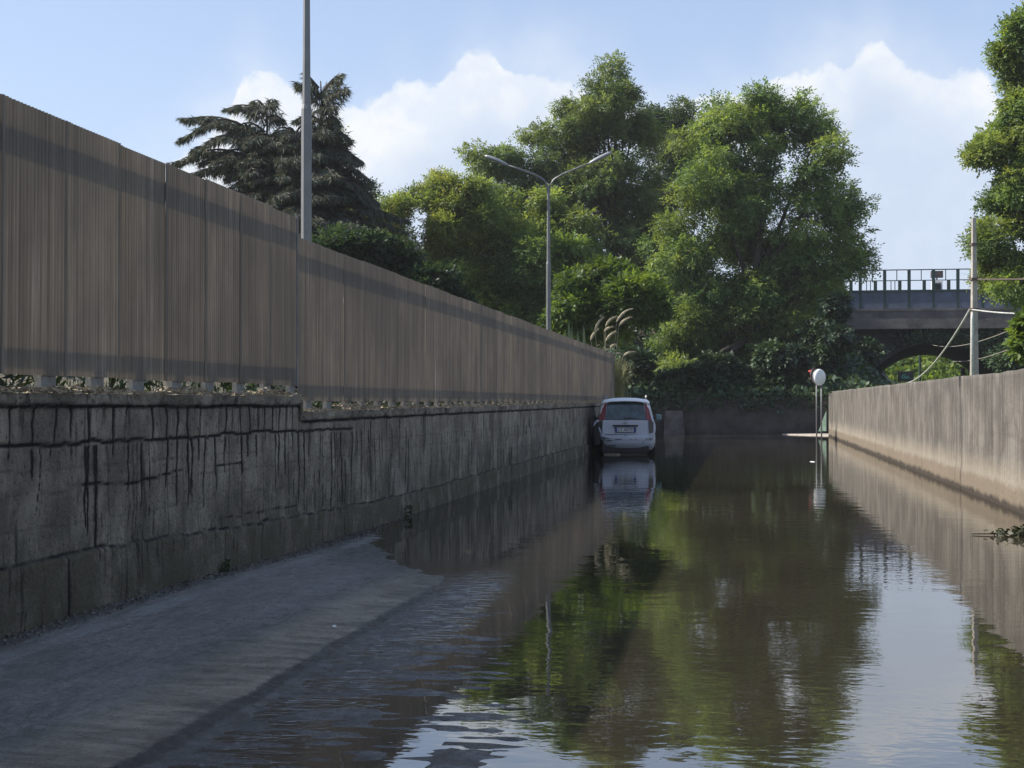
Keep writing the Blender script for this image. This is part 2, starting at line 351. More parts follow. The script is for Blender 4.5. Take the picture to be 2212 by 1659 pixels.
def grid(xs, ys):
    X, Y = np.meshgrid(xs, ys); nx, ny = len(xs), len(ys)
    i = np.arange(nx * ny).reshape(ny, nx)
    Fc = np.stack([i[:-1, :-1], i[:-1, 1:], i[1:, 1:], i[1:, :-1]], -1).reshape(-1, 4)
    return X.ravel(), Y.ravel(), Fc
xs = np.concatenate([np.arange(-4.16, -.4, .022), np.arange(-.4, 3.9, .35)])
ys = np.concatenate([np.arange(-8, 4.5, .8), np.arange(4.5, 12, .03), np.arange(12, 20, .05), np.arange(20, 67, 1.)])
X, Y, Fc = grid(xs, ys)
link('road', npmesh('road', np.stack([X, Y, gz(X, Y)], -1), Fc, M['road'], True), kind='structure')
mb = MB(); mb.add([(-30, -10, 0), (30, -10, 0), (30, 66.5, 0), (-30, 66.5, 0)], [(0, 1, 2, 3)])
mb.build('flood_water', M['water'], kind='structure')
# worn edge line, laid on the asphalt
def strip(x0, x1, y0, y1, dz, dy=.12):
    n = int((y1 - y0) / dy); yy = np.linspace(y0, y1, n); vs = []; fs = []
    for k, y in enumerate(yy):
        j = .012 * math.sin(k * 1.7) + .01 * math.sin(k * .61)
        for x in (x0 + j, x1 + j * .6): vs.append((x, y, float(gz(np.array(x), np.array(y))) + dz))
    for k in range(n - 1): fs.append((2 * k, 2 * k + 1, 2 * k + 3, 2 * k + 2))
    return vs, fs

# far ground, yards and banks
mb = MB(); mb.add([(-400, -100, -.8), (400, -100, -.8), (400, 700, -.8), (-400, 700, -.8)], [(0, 1, 2, 3)]); mb.build('ground', M['grass'], kind='structure')
def heightpatch(name, x0, x1, nx, y0, y1, ny, fn, mat):
    X, Y, Fc = grid(np.linspace(x0, x1, nx), np.linspace(y0, y1, ny)); Z = fn(X, Y)
    return link(name, npmesh(name, np.stack([X, Y, Z], -1), Fc, mat, True), kind='structure')
heightpatch('yard_ground', -70, -4.42, 60, -10, 64, 60, lambda x, y: 1.22 + .1 * (vn(x, y, .3, .3, 2) - .5) - .05, M['grass'])
heightpatch('verge', 3.74, 60, 40, -10, 82, 60, lambda x, y: 1.0 + .25 * (vn(x, y, .25, .25, 4) - .5) - np.clip((y - 66) / 10, 0, 1) * .3, M['grass'])
def bankz(x, y):
    t = np.clip((y - 68) / 24, 0, 1)
    z = 1.1 + 6.6 * t ** 1.2 + .6 * (vn(x, y, .3, .3, 6) - .5)
    cut = np.clip((x - 5.0) / 3.5, 0, 1)               # the lane that turns in under the arch
    return z * (1 - cut) + cut * .6
heightpatch('embankment', -60, 9, 60, 67.2, 104, 40, bankz, M['earth'])
heightpatch('embankment', 19.5, 70, 40, 80, 104, 30, lambda x, y: 1 + 6.8 * np.clip((y - 80) / 11, 0, 1) * np.clip((x - 19.5) / 4, 0, 1), M['earth'])

hz = bpy.data.materials.new('haze'); hz.use_nodes = True; _n = hz.node_tree; _n.nodes.clear(); _o = nd(_n, 'ShaderNodeOutputMaterial'); _p = nd(_n, 'ShaderNodeVolumePrincipled')
_p.inputs['Color'].default_value = (.93, .95, 1, 1); _p.inputs['Density'].default_value = .00032; _p.inputs['Anisotropy'].default_value = .3; _n.links.new(_p.outputs[0], _o.inputs['Volume'])
MB().box((0, 300, 12.1), (810, 810, 27.8)).build('haze', hz, kind='stuff')
# ------------------------------------------------------------------ left concrete wall
def zline(pts_px):      # photo points on the wall face -> (y, z) arrays
    q = [onx(x, y, XL) for x, y in pts_px]; q.sort(key=lambda a: a[1]); return np.array([a[1] for a in q]), np.array([a[2] for a in q])
STEP = onx(645, 880, XL)[1]
def walltop(y): return np.where(y < STEP, 1.45, 1.305 + .07 * np.clip((y - STEP) / 34., 0, 1))
PL = zline([(0, 1225), (130, 1200), (300, 1168), (480, 1142), (650, 1112), (870, 1068)])
L1 = zline([(0, 962), (200, 955), (350, 948), (500, 937), (640, 932), (760, 925)])
L2 = zline([(165, 1046), (300, 1040), (390, 1018)]); L3 = zline([(470, 1006), (525, 1000)])
L4 = zline([(480, 1118), (640, 1092)])
ys = np.concatenate([np.arange(-8, 7.2, 1.), np.arange(7.2, STEP - .03, .0155), [STEP - .002, STEP + .002], np.arange(STEP + .02, 26, .024), np.arange(26, 50.2, .09)])
zs = np.linspace(-.4, 1., 118)
Yg, Tg = np.meshgrid(ys, zs, indexing='ij'); top = walltop(Yg); z0 = -.4
Zg = z0 + (Tg - z0) / (1. - z0) * (top - z0)
d = (vn(Yg, Zg, 3, 3, 8, 5) - .5) * .022 + (vn(Yg, Zg, 14, 14, 9, 3) - .5) * .008
st = np.zeros_like(Yg)
plz = np.interp(Yg, PL[0], PL[1]); plz += (vn(Yg, Yg * 0, 6, 1, 12, 4) - .5) * .05
plm = np.clip((plz - Zg) / .02 + .5, 0, 1); d += plm * .035
fade = lambda L, e=.1: np.clip((Yg - L[0][0] + e) / e, 0, 1) * np.clip((L[0][-1] + e - Yg) / e, 0, 1)
def hline(L, wid, s, wob, seed, ends=True):
    global d, st
    zl = np.interp(Yg, L[0], L[1]) + (vn(Yg, Yg * 0, 4, 1, seed, 4) - .5) * wob
    g = np.exp(-((Zg - zl) / wid) ** 2) * (fade(L) if ends else 1) * (.6 + .8 * (vn(Yg, Yg * 0, 3, 1, seed + 1, 2)))
    d -= g * .012 * s; st = np.maximum(st, g * s)
hline(L1, .009, 1.2, .06, 21); hline(L2, .007, .9, .04, 23); hline(L3, .007, .8, .03, 25); hline(L4, .006, .55, .04, 27)
hline((np.array([7., 30.]), np.array([.86, .80])), .006, .22, .05, 101, False); hline((np.array([7., 30.]), np.array([.66, .55])), .006, .18, .05, 103, False)
hline(PL, .007, .7, .05, 29, False)
hline((np.array([7., 30.]), np.array([1.0, .93])), .006, .22, .05, 105, False)
hline((np.array([7., STEP, STEP + .1, 48]), np.array([1.375, 1.36, 1.215, 1.27])), .012, .9, .03, 31, False)
cap = np.clip((Zg - (top - .075 - .03 * vn(Yg, Yg * 0, 5, 1, 33, 3))) / .012, 0, 1)
d += cap * (.0 + .07 * vn(Yg, Zg, 22, 18, 35, 3) ** 1.5)
def drip(y0, zt, zb, wid, s=1., seed=0):
    a = np.searchsorted(ys, y0 - wid * 5 - .04); b = np.searchsorted(ys, y0 + wid * 5 + .04)
    if b <= a: return
    yy, zz = Yg[a:b], Zg[a:b]
    yc = y0 + (vn(zz, zz * 0, 4, 1, 50 + seed, 5) - .5) * .09
    t = np.clip((zt - zz) / max(zt - zb, .01), 0, 1)
    wv = wid * .95 * (1.1 - .6 * t) * (.55 + .9 * vn(zz, zz * 0, 11, 1, 70 + seed, 2))
    g = np.exp(-((yy - yc) / np.maximum(wv, .004)) ** 2) * np.clip((zt - zz) / .02, 0, 1) * np.clip((zz - zb) / .03, 0, 1)
    g *= s * np.clip(.6 + 1.2 * vn(zz, zz * 0, 6, 1, 90 + seed, 3), 0, 1)
    st[a:b] = np.maximum(st[a:b], g); d[a:b] -= g * .006
def Yx(px, py=950): return onx(px, py, XL)[1]
sd_ = 0
for px, wpx in ((22, 3), (70, 4), (119, 4), (153, 4), (190, 6), (246, 5), (275, 2), (330, 5), (359, 6), (383, 6), (405, 9), (432, 3), (488, 5), (521, 5), (540, 5), (558, 4), (573, 5), (589, 5), (603, 5), (619, 4), (634, 4)):
    y0 = Yx(px); drip(y0, 1.38, 1.12, .0036 * wpx * (y0 / 10) ** .5, 1., sd_); sd_ += 1
for x2, yb, wpx in ((40, 420, 4), (130, 490, 5), (160, 620, 2), (205, 400, 4), (290, 400, 4), (345, 690, 6), (360, 720, 5), (385, 770, 9), (398, 480, 5), (460, 410, 4), (520, 540, 4), (575, 610, 5), (610, 640, 2), (680, 520, 6), (717, 600, 5), (768, 600, 5), (782, 560, 6),
                    (805, 420, 6), (828, 605, 4), (875, 540, 5), (915, 460, 5), (985, 470, 7), (1010, 400, 7), (1045, 400, 5), (1080, 340, 3), (1118, 520, 4), (1135, 480, 5), (1160, 470, 5), (1190, 380, 3), (1215, 590, 5), (1235, 620, 4), (1256, 420, 4), (1300, 520, 3), (1347, 510, 5), (1362, 530, 5), (1388, 500, 6), (1430, 540, 4), (1500, 380, 3)):
    px = x2 / 1.881; zb = onx(px, 778 + yb / 1.881, XL)[2]; y0 = Yx(px, 1000)
    drip(y0, 1.13 if px < 700 else 1.1, float(zb), .0034 * wpx * (y0 / 10) ** .5, 1., sd_); sd_ += 1
rr = random.Random(5)
y = 14.2
while y < 30:
    drip(y, rr.choice([1.2, 1.1, .95, .8, .6]), rr.uniform(.15, .9), rr.uniform(.008, .026), rr.uniform(.5, 1.), sd_); sd_ += 1; y += rr.uniform(.05, .32)
while y < 48:
    drip(y, rr.uniform(.9, 1.3), rr.uniform(.3, .9), rr.uniform(.02, .05), rr.uniform(.3, .8), sd_); sd_ += 1; y += rr.uniform(.2, .9)
y = 7.8
while y < 15:
    drip(y, rr.choice([1.13, .9, .7, .5]), rr.uniform(.1, .7), rr.uniform(.005, .014), rr.uniform(.25, .7), sd_); sd_ += 1; y += rr.uniform(.05, .4)
jy = Yx(137, 1250); g = np.exp(-((Yg - jy) / .012) ** 2) * plm; st = np.maximum(st, g * .9); d -= g * .01
nz = vn(Yg, Zg, 2.2, 1.2, 41, 4)
st = np.clip(np.maximum(st, np.clip((vn(Yg, Zg, 26, 2.2, 43, 3) - .66) * 4, 0, .4)), 0, 1)
V = np.stack([XL + d, Yg, Zg], -1); n, mrow = Yg.shape
# over the top and down the back
topx = np.stack([np.full(n, -4.2), ys, walltop(ys) + .012 * (vn(ys, ys * 0, 6, 1, 44, 3) - .3)], -1)[:, None]
top2 = np.stack([np.full(n, -4.44), ys, walltop(ys)], -1)[:, None]; bk = np.stack([np.full(n, -4.44), ys, np.full(n, -.4)], -1)[:, None]
V = np.concatenate([V, topx, top2, bk], 1); mrow += 3
i = np.arange(n * mrow).reshape(n, mrow); Fc = np.stack([i[:-1, :-1], i[1:, :-1], i[1:, 1:], i[:-1, 1:]], -1).reshape(-1, 4)
me = npmesh('wall_face', V.reshape(-1, 3), Fc, M['wl'], True)
ext = lambda a: np.concatenate([a, np.zeros((n, 3))], 1)
fattr(me, 'stain', ext(st)); fattr(me, 'plinth', ext(plm))
wl = empty('concrete_wall', (0, 0, 0), label='dark stained concrete wall streaked with black drips, along the left of the road under the screens', cat='wall')
link('wall_face', me, wl)
MB().box((-4.26, 50.16, .5), (.30, .06, 1.8)).build('end_face', M['wl'], wl)
# litter lying along the top of the wall
def scatter_quads(P, size, tilt=1., seed=0, asp=.5):
    r = np.random.RandomState(seed); n = len(P); a = r.normal(size=(n, 3)); a[:, 2] *= tilt; a /= np.linalg.norm(a, axis=1)[:, None]
    b = np.cross(a, r.normal(size=(n, 3))); b /= np.linalg.norm(b, axis=1)[:, None]
    s = (size * r.uniform(.5, 1.3, n))[:, None]
    V = np.stack([P + a * s, P + b * s * asp, P - a * s, P - b * s * asp], 1).reshape(-1, 3)
    return V, np.arange(4 * n).reshape(n, 4)
nl = 9000; ly = 7.5 + (48 - 7.5) * RS.rand(nl) ** 1.7; lx = XL + .055 - .24 * RS.rand(nl) ** 1.5
P = np.stack([lx, ly, walltop(ly) + .008 + .085 * RS.rand(nl) * np.clip(vn(ly, ly * 0, 5, 1, 88, 3) * 2.2 - .8, .08, 1)], -1)
V, Fc = scatter_quads(P, .022, .3, 3, .35); link('leaf_litter', npmesh('leaf_litter', V, Fc, M['litter']), kind='stuff', label='dry leaf litter lying along the top of the stained left wall', cat='leaf litter')
nl = 2600; ly = 7 + 12 * RS.rand(nl); lx = XL + .04 + .17 * RS.rand(nl) ** 2
P = np.stack([lx, ly, gz(lx, ly) + .012 * RS.rand(nl)], -1)
V, Fc = scatter_quads(P, .012, .5, 4, .6); link('rubble', npmesh('rubble', V, Fc, M['rubble']), kind='stuff', label='crumbs of pale rubble along the foot of the left wall', cat='rubble')

# ------------------------------------------------------------------ corrugated screens above it
def panel_mesh(wd, h):
    n = 108; u = np.linspace(0, wd, n + 1); x = .011 * np.sin(u / .0456 * 2 * np.pi) + np.where(u < .06, .007, 0)
    rows = 5; zz = np.linspace(0, h, rows); V = []
    for z in zz: V.append(np.stack([x, u, np.full(n + 1, z)], -1))
    V = np.concatenate(V); i = np.arange((n + 1) * rows).reshape(rows, n + 1)
    Fc = np.stack([i[:-1, :-1], i[:-1, 1:], i[1:, 1:], i[1:, :-1]], -1).reshape(-1, 4)
    return npmesh('panel', V, Fc, M['screen'], True)
XS = -4.25
def screen(y0, y1, zb, zt, wtop, label, pst):
    t = empty('corrugated_screen', (XS, y0, zb), label=label, cat='screen fence', group='corrugated screens on the left wall')
    pw = .822; me = panel_mesh(pw + .03, zt - zb); n = int(round((y1 - y0) / pw)); pw = (y1 - y0) / n
    for k in range(n):
        o = link('panel', me, t); o.location = (rr.uniform(-.004, .004), k * pw, rr.uniform(-.006, .006)); o.rotation_euler = (0, rr.uniform(-.004, .004), rr.uniform(-.003, .003))
    for z, hh in ((.12, .055), (zt - zb - .24, .085)):
        b_ = MB()  # rail split into tapered bars, shaped so its shadow fades at the edges
        for dz_, th_ in ((-1., .006), (-.8, .011), (-.55, .017), (-.25, .024), (.05, .030), (.35, .024), (.62, .016), (.85, .011), (1.05, .006)):
            b_.box((-.05, (y1 - y0) / 2, z + hh / 2 + dz_ * hh * .75), (.03, y1 - y0, th_))
        b_.build('rail', M['rail'], t)
    pm = MB().box((0, 0, 0), (.04, .2, .20)).mesh('post', M['post'])
    y = .45
    while y < y1 - y0:
        o = link('post', pm, t); o.location = (-.035, y, .085 - (zb - wtop)); y += pst * rr.uniform(.92, 1.08)
    MB().box((-.012, y1 - y0 + .02, (zt - zb) / 2), (.05, .03, zt - zb + .02)).build('edge_trim', M['post'], t)
YS = onx(639, 800, XS)[1]; YE = onx(1327, 800, XS)[1]
screen(YS - .822 * 12, YS, 1.56, 3.18, 1.45, 'taller nearer run of brown corrugated sheets standing on the stained wall', .72)
screen(YS + .03, YE, 1.405, 2.99, 1.31, 'lower, longer run of brown corrugated sheets reaching to behind the car', .70)

# ------------------------------------------------------------------ right concrete wall
YRE = 61.5
def rtop(y): return 1.81 + .03 * (vn(y, y * 0, .8, 1, 61, 3) - .5) - .05 * np.clip(vn(y, y * 0, 2.5, 1, 64, 4) * 2 - 1.25, 0, 1)
ys = np.concatenate([np.arange(-8, 15, .8), np.arange(15, 40, .06), np.arange(40, YRE - 1.9, .14)]); zs = np.linspace(0, 1, 40)
Yg, Tg = np.meshgrid(ys, zs, indexing='ij'); Zg = -.4 + Tg * (rtop(Yg) + .4)
d = (vn(Yg, Zg, 1.5, 1.5, 62, 5) - .5) * .03 + (vn(Yg, Zg, 9, 9, 63, 2) - .5) * .006
st = np.zeros_like(Yg)
for yj in (51.,): g = np.exp(-((Yg - yj) / .02) ** 2) * (Zg > .5); d -= g * .004; st = np.maximum(st, g * .15)
zl = .93 + (vn(Yg, Yg * 0, 2, 1, 65, 4) - .5) * .08; g = np.exp(-((Zg - zl) / .02) ** 2) * np.clip((24 - Yg) / 3, 0, 1); st = np.maximum(st, g * .5); d -= g * .006
st = np.maximum(st, np.clip((vn(Yg, Zg, 5, .5, 66, 3) - .68) * 3, 0, .4))
ledge = np.clip((.36 + (vn(Yg, Yg * 0, 1.2, 1, 67, 4) - .5) * .12 - Zg) / .02, 0, 1); d += ledge * .015
V = np.stack([XR - d, Yg, Zg], -1); n, mrow = Yg.shape
V = np.concatenate([V, np.stack([np.full(n, XR + .30), ys, rtop(ys)], -1)[:, None], np.stack([np.full(n, XR + .30), ys, np.full(n, -.4)], -1)[:, None]], 1); mrow += 2
i = np.arange(n * mrow).reshape(n, mrow); Fc = np.stack([i[:-1, :-1], i[:-1, 1:], i[1:, 1:], i[1:, :-1]], -1).reshape(-1, 4)
me = npmesh('wall_face', V.reshape(-1, 3), Fc, M['wr'], True); fattr(me, 'stain', np.concatenate([st, np.zeros((n, 2))], 1))
wr = empty('concrete_wall', (XR, 0, 0), label='sunlit pale brown concrete wall with mud line, rising from the water on the right', cat='wall'); wr.location = (0, 0, 0)
link('wall_face', me, wr)
MB().box((XR + .16, YRE - .75, .68), (.34, 1.9, 2.14)).build('end_block', M['wr'], wr, bevel=.02)
# ------------------------------------------------------------------ far retaining wall and kerb
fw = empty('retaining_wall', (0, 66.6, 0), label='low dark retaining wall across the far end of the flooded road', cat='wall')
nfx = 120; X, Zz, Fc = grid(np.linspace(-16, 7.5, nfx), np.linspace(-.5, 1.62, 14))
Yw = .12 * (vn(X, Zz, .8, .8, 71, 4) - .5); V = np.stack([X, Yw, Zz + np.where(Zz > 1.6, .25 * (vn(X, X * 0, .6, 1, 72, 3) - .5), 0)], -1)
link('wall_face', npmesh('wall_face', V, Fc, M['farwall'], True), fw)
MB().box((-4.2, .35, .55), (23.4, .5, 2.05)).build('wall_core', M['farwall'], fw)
b0 = onz(1465, 932, .0)
MB().box((b0[0], 66.1, .45), (.95, .5, 1.1), .05, .8).build('concrete_block', simple('block_concrete', (.12, .11, .095), .9, 0, .4, 3, .02), bevel=.04, label='greyish concrete block at the foot of the far retaining wall', cat='block')
a, b = onz(1712, 936.5, 0.), onz(1792, 937.5, 0)
k = MB(); q = [(a[0] - .5, 64.6), (XR - .02, 61.9), (XR + .3, 62.0), (XR + .3, 65.5), (2.6, 65.6)]
k.add([(x, y, -.1) for x, y in q] + [(x, y, .03) for x, y in q], [(4, 3, 2, 1, 0), (5, 6, 7, 8, 9)] + [(i, (i + 1) % 5, (i + 1) % 5 + 5, i + 5) for i in range(5)])
k.build('pavement', M['pale'], kind='structure', bevel=.01)

# ------------------------------------------------------------------ vegetation
def crown_mesh(name, tufts, n_sprig, leaf=(.11, .055), sprig=.4, cols=((.06, .10, .02),), droop=.4, mat=LEAF, seed=0, nl=7, yel=.0):
    """tufts: array (n,5) x y z r flat.  each tuft holds sprigs of leaflets set along a stem"""
    r = np.random.RandomState(seed); tufts = np.asarray(tufts); nt_ = len(tufts)
    wgt = tufts[:, 3] ** 2; k = r.choice(nt_, n_sprig, p=wgt / wgt.sum())
    g = r.normal(size=(n_sprig, 3)); g /= np.linalg.norm(g, axis=1)[:, None]; rad = r.rand(n_sprig) ** .45
    off = g * rad[:, None] * tufts[k, 3][:, None]; off[:, 2] *= tufts[k, 4]
    P = tufts[k, :3] + off
    dr = g * .9 + r.normal(size=(n_sprig, 3)) * .55; dr[:, 2] -= droop; dr /= np.linalg.norm(dr, axis=1)[:, None]
    sd = np.cross(dr, np.array([0, 0, 1.]) + r.normal(size=(n_sprig, 3)) * .35); sd /= np.linalg.norm(sd, axis=1)[:, None]
    nm = np.cross(dr, sd)
    L = sprig * r.uniform(.6, 1.25, n_sprig); Vs = []
    pal = np.array(cols); tc_ = pal[r.randint(0, len(pal), nt_)] * r.uniform(.78, 1.25, (nt_, 1))
    sc_ = tc_[k] * r.uniform(.75, 1.3, (n_sprig, 1))
    if yel: m_ = r.rand(n_sprig) < yel; sc_[m_] = sc_[m_] * np.array([1.45, 1.2, .8])
    for j in range(nl):
        t = (j + .5) / nl; sgn = 1 if j % 2 else -1
        if j == nl - 1: a = dr.copy()
        else: a = sd * sgn * .9 + dr * .55
        a = a + r.normal(size=a.shape) * .28; a /= np.linalg.norm(a, axis=1)[:, None]
        b = np.cross(a, nm + r.normal(size=a.shape) * .3); b /= np.linalg.norm(b, axis=1)[:, None]
        base = P + dr * (L * t)[:, None] - nm * (L * t * t * .25)[:, None]; base[:, 2] -= (L * t * t * droop * .5)
        l = (leaf[0] * r.uniform(.7, 1.25, n_sprig))[:, None]; w_ = leaf[1] * .5
        Vs.append(np.stack([base, base + a * l * .5 + b * w_, base + a * l, base + a * l * .5 - b * w_], 1))
    V = np.stack(Vs, 1).reshape(-1, 3); nq = n_sprig * nl
    me = npmesh(name, V, np.arange(nq * 4).reshape(nq, 4), mat)
    cc = np.repeat(np.concatenate([sc_, np.ones((n_sprig, 1))], 1), nl * 4, axis=0); cattr(me, 'tint', cc)
    return me
def lobes_to_tufts(lobes, D, per, seed, flat=.5, tr=(.35, 1.05), deep=1.):
    r = np.random.RandomState(seed); T = []; cen = []
    pm = D / 3200.
    for lb in lobes:
        cx, cy, rx, ry = lb[:4]; dd = lb[4] if len(lb) > 4 else r.uniform(-1.2, 1.2)
        c = EYE + ray(cx, cy) / np.dot(ray(cx, cy), Fv) * (D + dd); cen.append(c)
        ax, az_ = rx * pm, ry * pm; ay = deep * (ax + az_) * .5
        n = max(4, int(per * (ax * az_ + ax * ay + ay * az_) / 3))
        g = r.normal(size=(n, 3)); g /= np.linalg.norm(g, axis=1)[:, None]; g *= (r.rand(n) ** .35)[:, None]
        rad = r.uniform(tr[0], tr[1], n)
        e = np.maximum(np.array([ax, ay, az_]) * r.uniform(.8, 1.22, (n, 1)) - rad[:, None] * np.array([.55, .55, .3]), .15)
        pts = c + Rv * (g[:, :1] * e[:, :1]) + np.array([Fv[0], Fv[1], 0]) * (g[:, 1:2] * e[:, 1:2]) + np.array([0, 0, 1.]) * (g[:, 2:] * e[:, 2:])
        T.append(np.column_stack([pts, rad, np.full(n, flat)]))
    return np.concatenate(T), cen
def tree(name, label, cat, lobes, D, base_px, z0, cols, nsprig, per=2.2, seed=1, trunk=.22, leaf=(.12, .06), sprig=.42, droop=.4, tr=(.32, 1.05), flat=.5, group=None, yel=0., mat=LEAF, nl=7, stem=True, deep=1., twig=.12):
    T, cen = lobes_to_tufts(lobes, D, per * 2.2, seed, flat, tr, deep)
    b = EYE + ray(base_px, 868) / np.dot(ray(base_px, 868), Fv) * D; b[2] = z0
    root = empty(name, tuple(b), label=label, cat=cat, group=group)
    T[:, :3] -= b; cen = [Vector(c - b) for c in cen]
    link('crown', crown_mesh('crown', T, int(nsprig * 1.5), (leaf[0] * 1.3, leaf[1] * 1.35), sprig * 1.1, cols, droop, mat, seed, nl, yel), root)
    if stem:
        mb = MB(); r = random.Random(seed)
        topc = max(cen, key=lambda c: c.z); H = topc.z
        sp_ = [Vector((0, 0, -.3))]
        for i in range(1, 7):
            t = i / 6; sp_.append(Vector((topc.x * t * t + r.uniform(-.15, .15), topc.y * t * t + r.uniform(-.15, .15), H * t)))
        mb.tube(sp_, [trunk * (1.05 - .97 * i / 6) for i in range(7)], 8)
        for c in cen:
            i = min(5, max(1, int(c.z / H * 5 * .62))); s_ = sp_[i]
            mid = s_.lerp(c, .5) + Vector((r.uniform(-.3, .3), r.uniform(-.3, .3), .25)); rr_ = trunk * (1.05 - .85 * i / 6) * .6
            mb.tube([s_, mid, c], [rr_, rr_ * .6, .03], 6)
        dist = lambda p, c: (p - c).length
        for q in T[::max(1, int(1 / twig))]:
            p = Vector(q[:3]); c = min(cen, key=lambda c: dist(p, c)); m_ = c.lerp(p, .5) + Vector((0, 0, .15))
            mb.tube([c, m_, p], [.035, .02, .008], 4, False)
        mb.build('trunk', BARK, root, True)
    return root
G1 = ((.115, .18, .062), (.14, .205, .068), (.09, .15, .056), (.17, .23, .075))
G2 = ((.115, .165, .068), (.135, .185, .075), (.09, .14, .062))
GY = ((.20, .225, .070), (.225, .23, .072), (.15, .20, .065), (.13, .18, .062))
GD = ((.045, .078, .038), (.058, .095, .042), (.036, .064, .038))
tg = 'trees beyond the screens'
tree('robinia_tree', 'broad bright green tree, largest crown, overhanging the far end beside the bridge', 'tree',
     [(1590, 255, 82, 80), (1690, 255, 95, 76), (1765, 290, 55, 55), (1520, 360, 80, 120), (1640, 420, 125, 130), (1775, 390, 65, 90), (1815, 480, 66, 80), (1470, 560, 78, 130), (1600, 610, 115, 140), (1750, 570, 95, 90), (1470, 700, 66, 80),
      (1490, 740, 76, 105), (1475, 815, 56, 50, -4), (1540, 830, 50, 36, -4), (1610, 770, 90, 85), (1700, 690, 75, 110), (1840, 560, 48, 45), (1600, 500, 90, 90, 2.5), (1700, 560, 80, 80, 2.5), (1560, 700, 70, 70, 2.)], 74, 1620, 2.4, G1, 27000, 2.8, 3, .3, group=tg)
tree('robinia_tree', 'tallest grey-green tree, its pointed top behind the double street lamp', 'tree',
     [(1322, 150, 30, 34), (1300, 195, 50, 34), (1345, 205, 42, 44), (1280, 250, 80, 55), (1368, 265, 62, 70), (1235, 235, 40, 26), (1205, 310, 95, 55), (1075, 340, 72, 34), (1130, 380, 90, 60), (1300, 380, 110, 95), (1190, 460, 120, 95), (1090, 450, 75, 62), (1370, 430, 75, 110), (1290, 540, 110, 100)],
     80, 1330, 3.2, G2 + ((.11, .15, .045),), 16500, 2.3, 4, .28, droop=.55, group=tg)
tree('robinia_tree', 'dark thin tree filling the gap between the two big green crowns', 'tree',
     [(1470, 255, 34, 60), (1415, 290, 55, 66), (1470, 390, 70, 90), (1410, 480, 75, 95), (1400, 620, 80, 110), (1450, 740, 60, 80)], 88, 1440, 4.2, GD + ((.06, .09, .045),), 10500, 2.2, 5, .22, group=tg)
tree('acacia_tree', 'low yellow-green feathery tree just right of the dark cedar', 'tree',
     [(925, 420, 80, 52), (850, 480, 62, 60), (990, 455, 80, 70), (880, 560, 80, 60), (980, 560, 90, 80), (910, 640, 70, 50)], 64, 930, 1.2, GY, 11000, 3.2, 6, .16, (.10, .05), .38, .3, (.35, .75), yel=0., group=tg)
tree('acacia_tree', 'mid green tree directly behind the double street lamp, below the tallest tree', 'tree',
     [(1080, 520, 85, 80), (1165, 590, 90, 90), (1070, 630, 85, 75), (1140, 690, 80, 60), (1230, 530, 70, 90), (1010, 640, 60, 50), (1060, 440, 70, 60, 2), (1010, 520, 70, 60, 2), (1180, 470, 60, 60, 1)], 66, 1110, 1.2, G1 + GY[2:] + ((.08, .12, .045),), 13500, 2.4, 7, .18, group=tg)
tree('bush', 'bright lime green bush to the right of the lamp pole above the screen', 'bush',
     [(1290, 600, 70, 50), (1260, 670, 62, 65), (1330, 680, 60, 60), (1225, 640, 35, 60), (1390, 640, 40, 60)], 57, 1285, 1.2, ((.075, .125, .028), (.10, .15, .03), (.05, .09, .025)), 5200, 3.2, 8, .08, (.13, .08), .35, group='bushes beyond the screens')
tree('young_tree', 'thin pale green sapling showing over the right flank of the cedar', 'tree',
     [(712, 335, 30, 48), (735, 420, 30, 40), (790, 430, 22, 62), (700, 400, 28, 40)], 66, 735, 1.2, ((.11, .14, .05), (.09, .12, .04)), 1500, 3, 9, .07, (.12, .05), .4, .1, (.3, .5), group=tg)
tree('bush', 'dark blue-green bush just over the screen between cedar and yellow tree', 'bush',
     [(850, 560, 60, 45), (790, 545, 50, 50), (920, 610, 55, 40), (980, 665, 50, 35), (730, 530, 45, 40)], 46, 860, 1.2, ((.022, .045, .03), (.03, .055, .032)), 4800, 3.6, 10, .07, (.09, .05), .25, group='bushes beyond the screens')
tree('broadleaf_tree', 'tall green tree behind the utility pole, cut by the right edge of the photo', 'tree',
     [(2207, 60, 40, 50), (2187, 120, 26, 30), (2197, 190, 40, 50), (2172, 300, 62, 42), (2132, 320, 26, 24), (2222, 250, 50, 70), (2202, 390, 50, 50), (2162, 440, 26, 26), (2227, 480, 70, 70), (2172, 560, 50, 40), (2142, 590, 26, 22), (2292, 150, 80, 140), (2312, 400, 90, 200), (2282, 590, 90, 60), (2152, 530, 50, 60), (2222, 620, 80, 50), (2237, 140, 48, 130), (2237, 330, 60, 170), (2212, 230, 40, 60)], 56, 2290, 1., G1 + GY[2:3], 21000, 2.1, 11, .2, (.10, .055), .34, .3, (.25, .9), yel=.02)
tree('bush', 'bright green leafy branch at the right edge in front of the bridge', 'bush', [(2232, 700, 24, 30), (2222, 735, 18, 18), (2270, 720, 50, 60)], 32, 2270, 1., ((.11, .17, .03), (.08, .13, .03)), 1300, 5, 12, .05, (.11, .08), .2, .5, (.18, .32))
ug = 'dark bushes at the foot of the embankment'
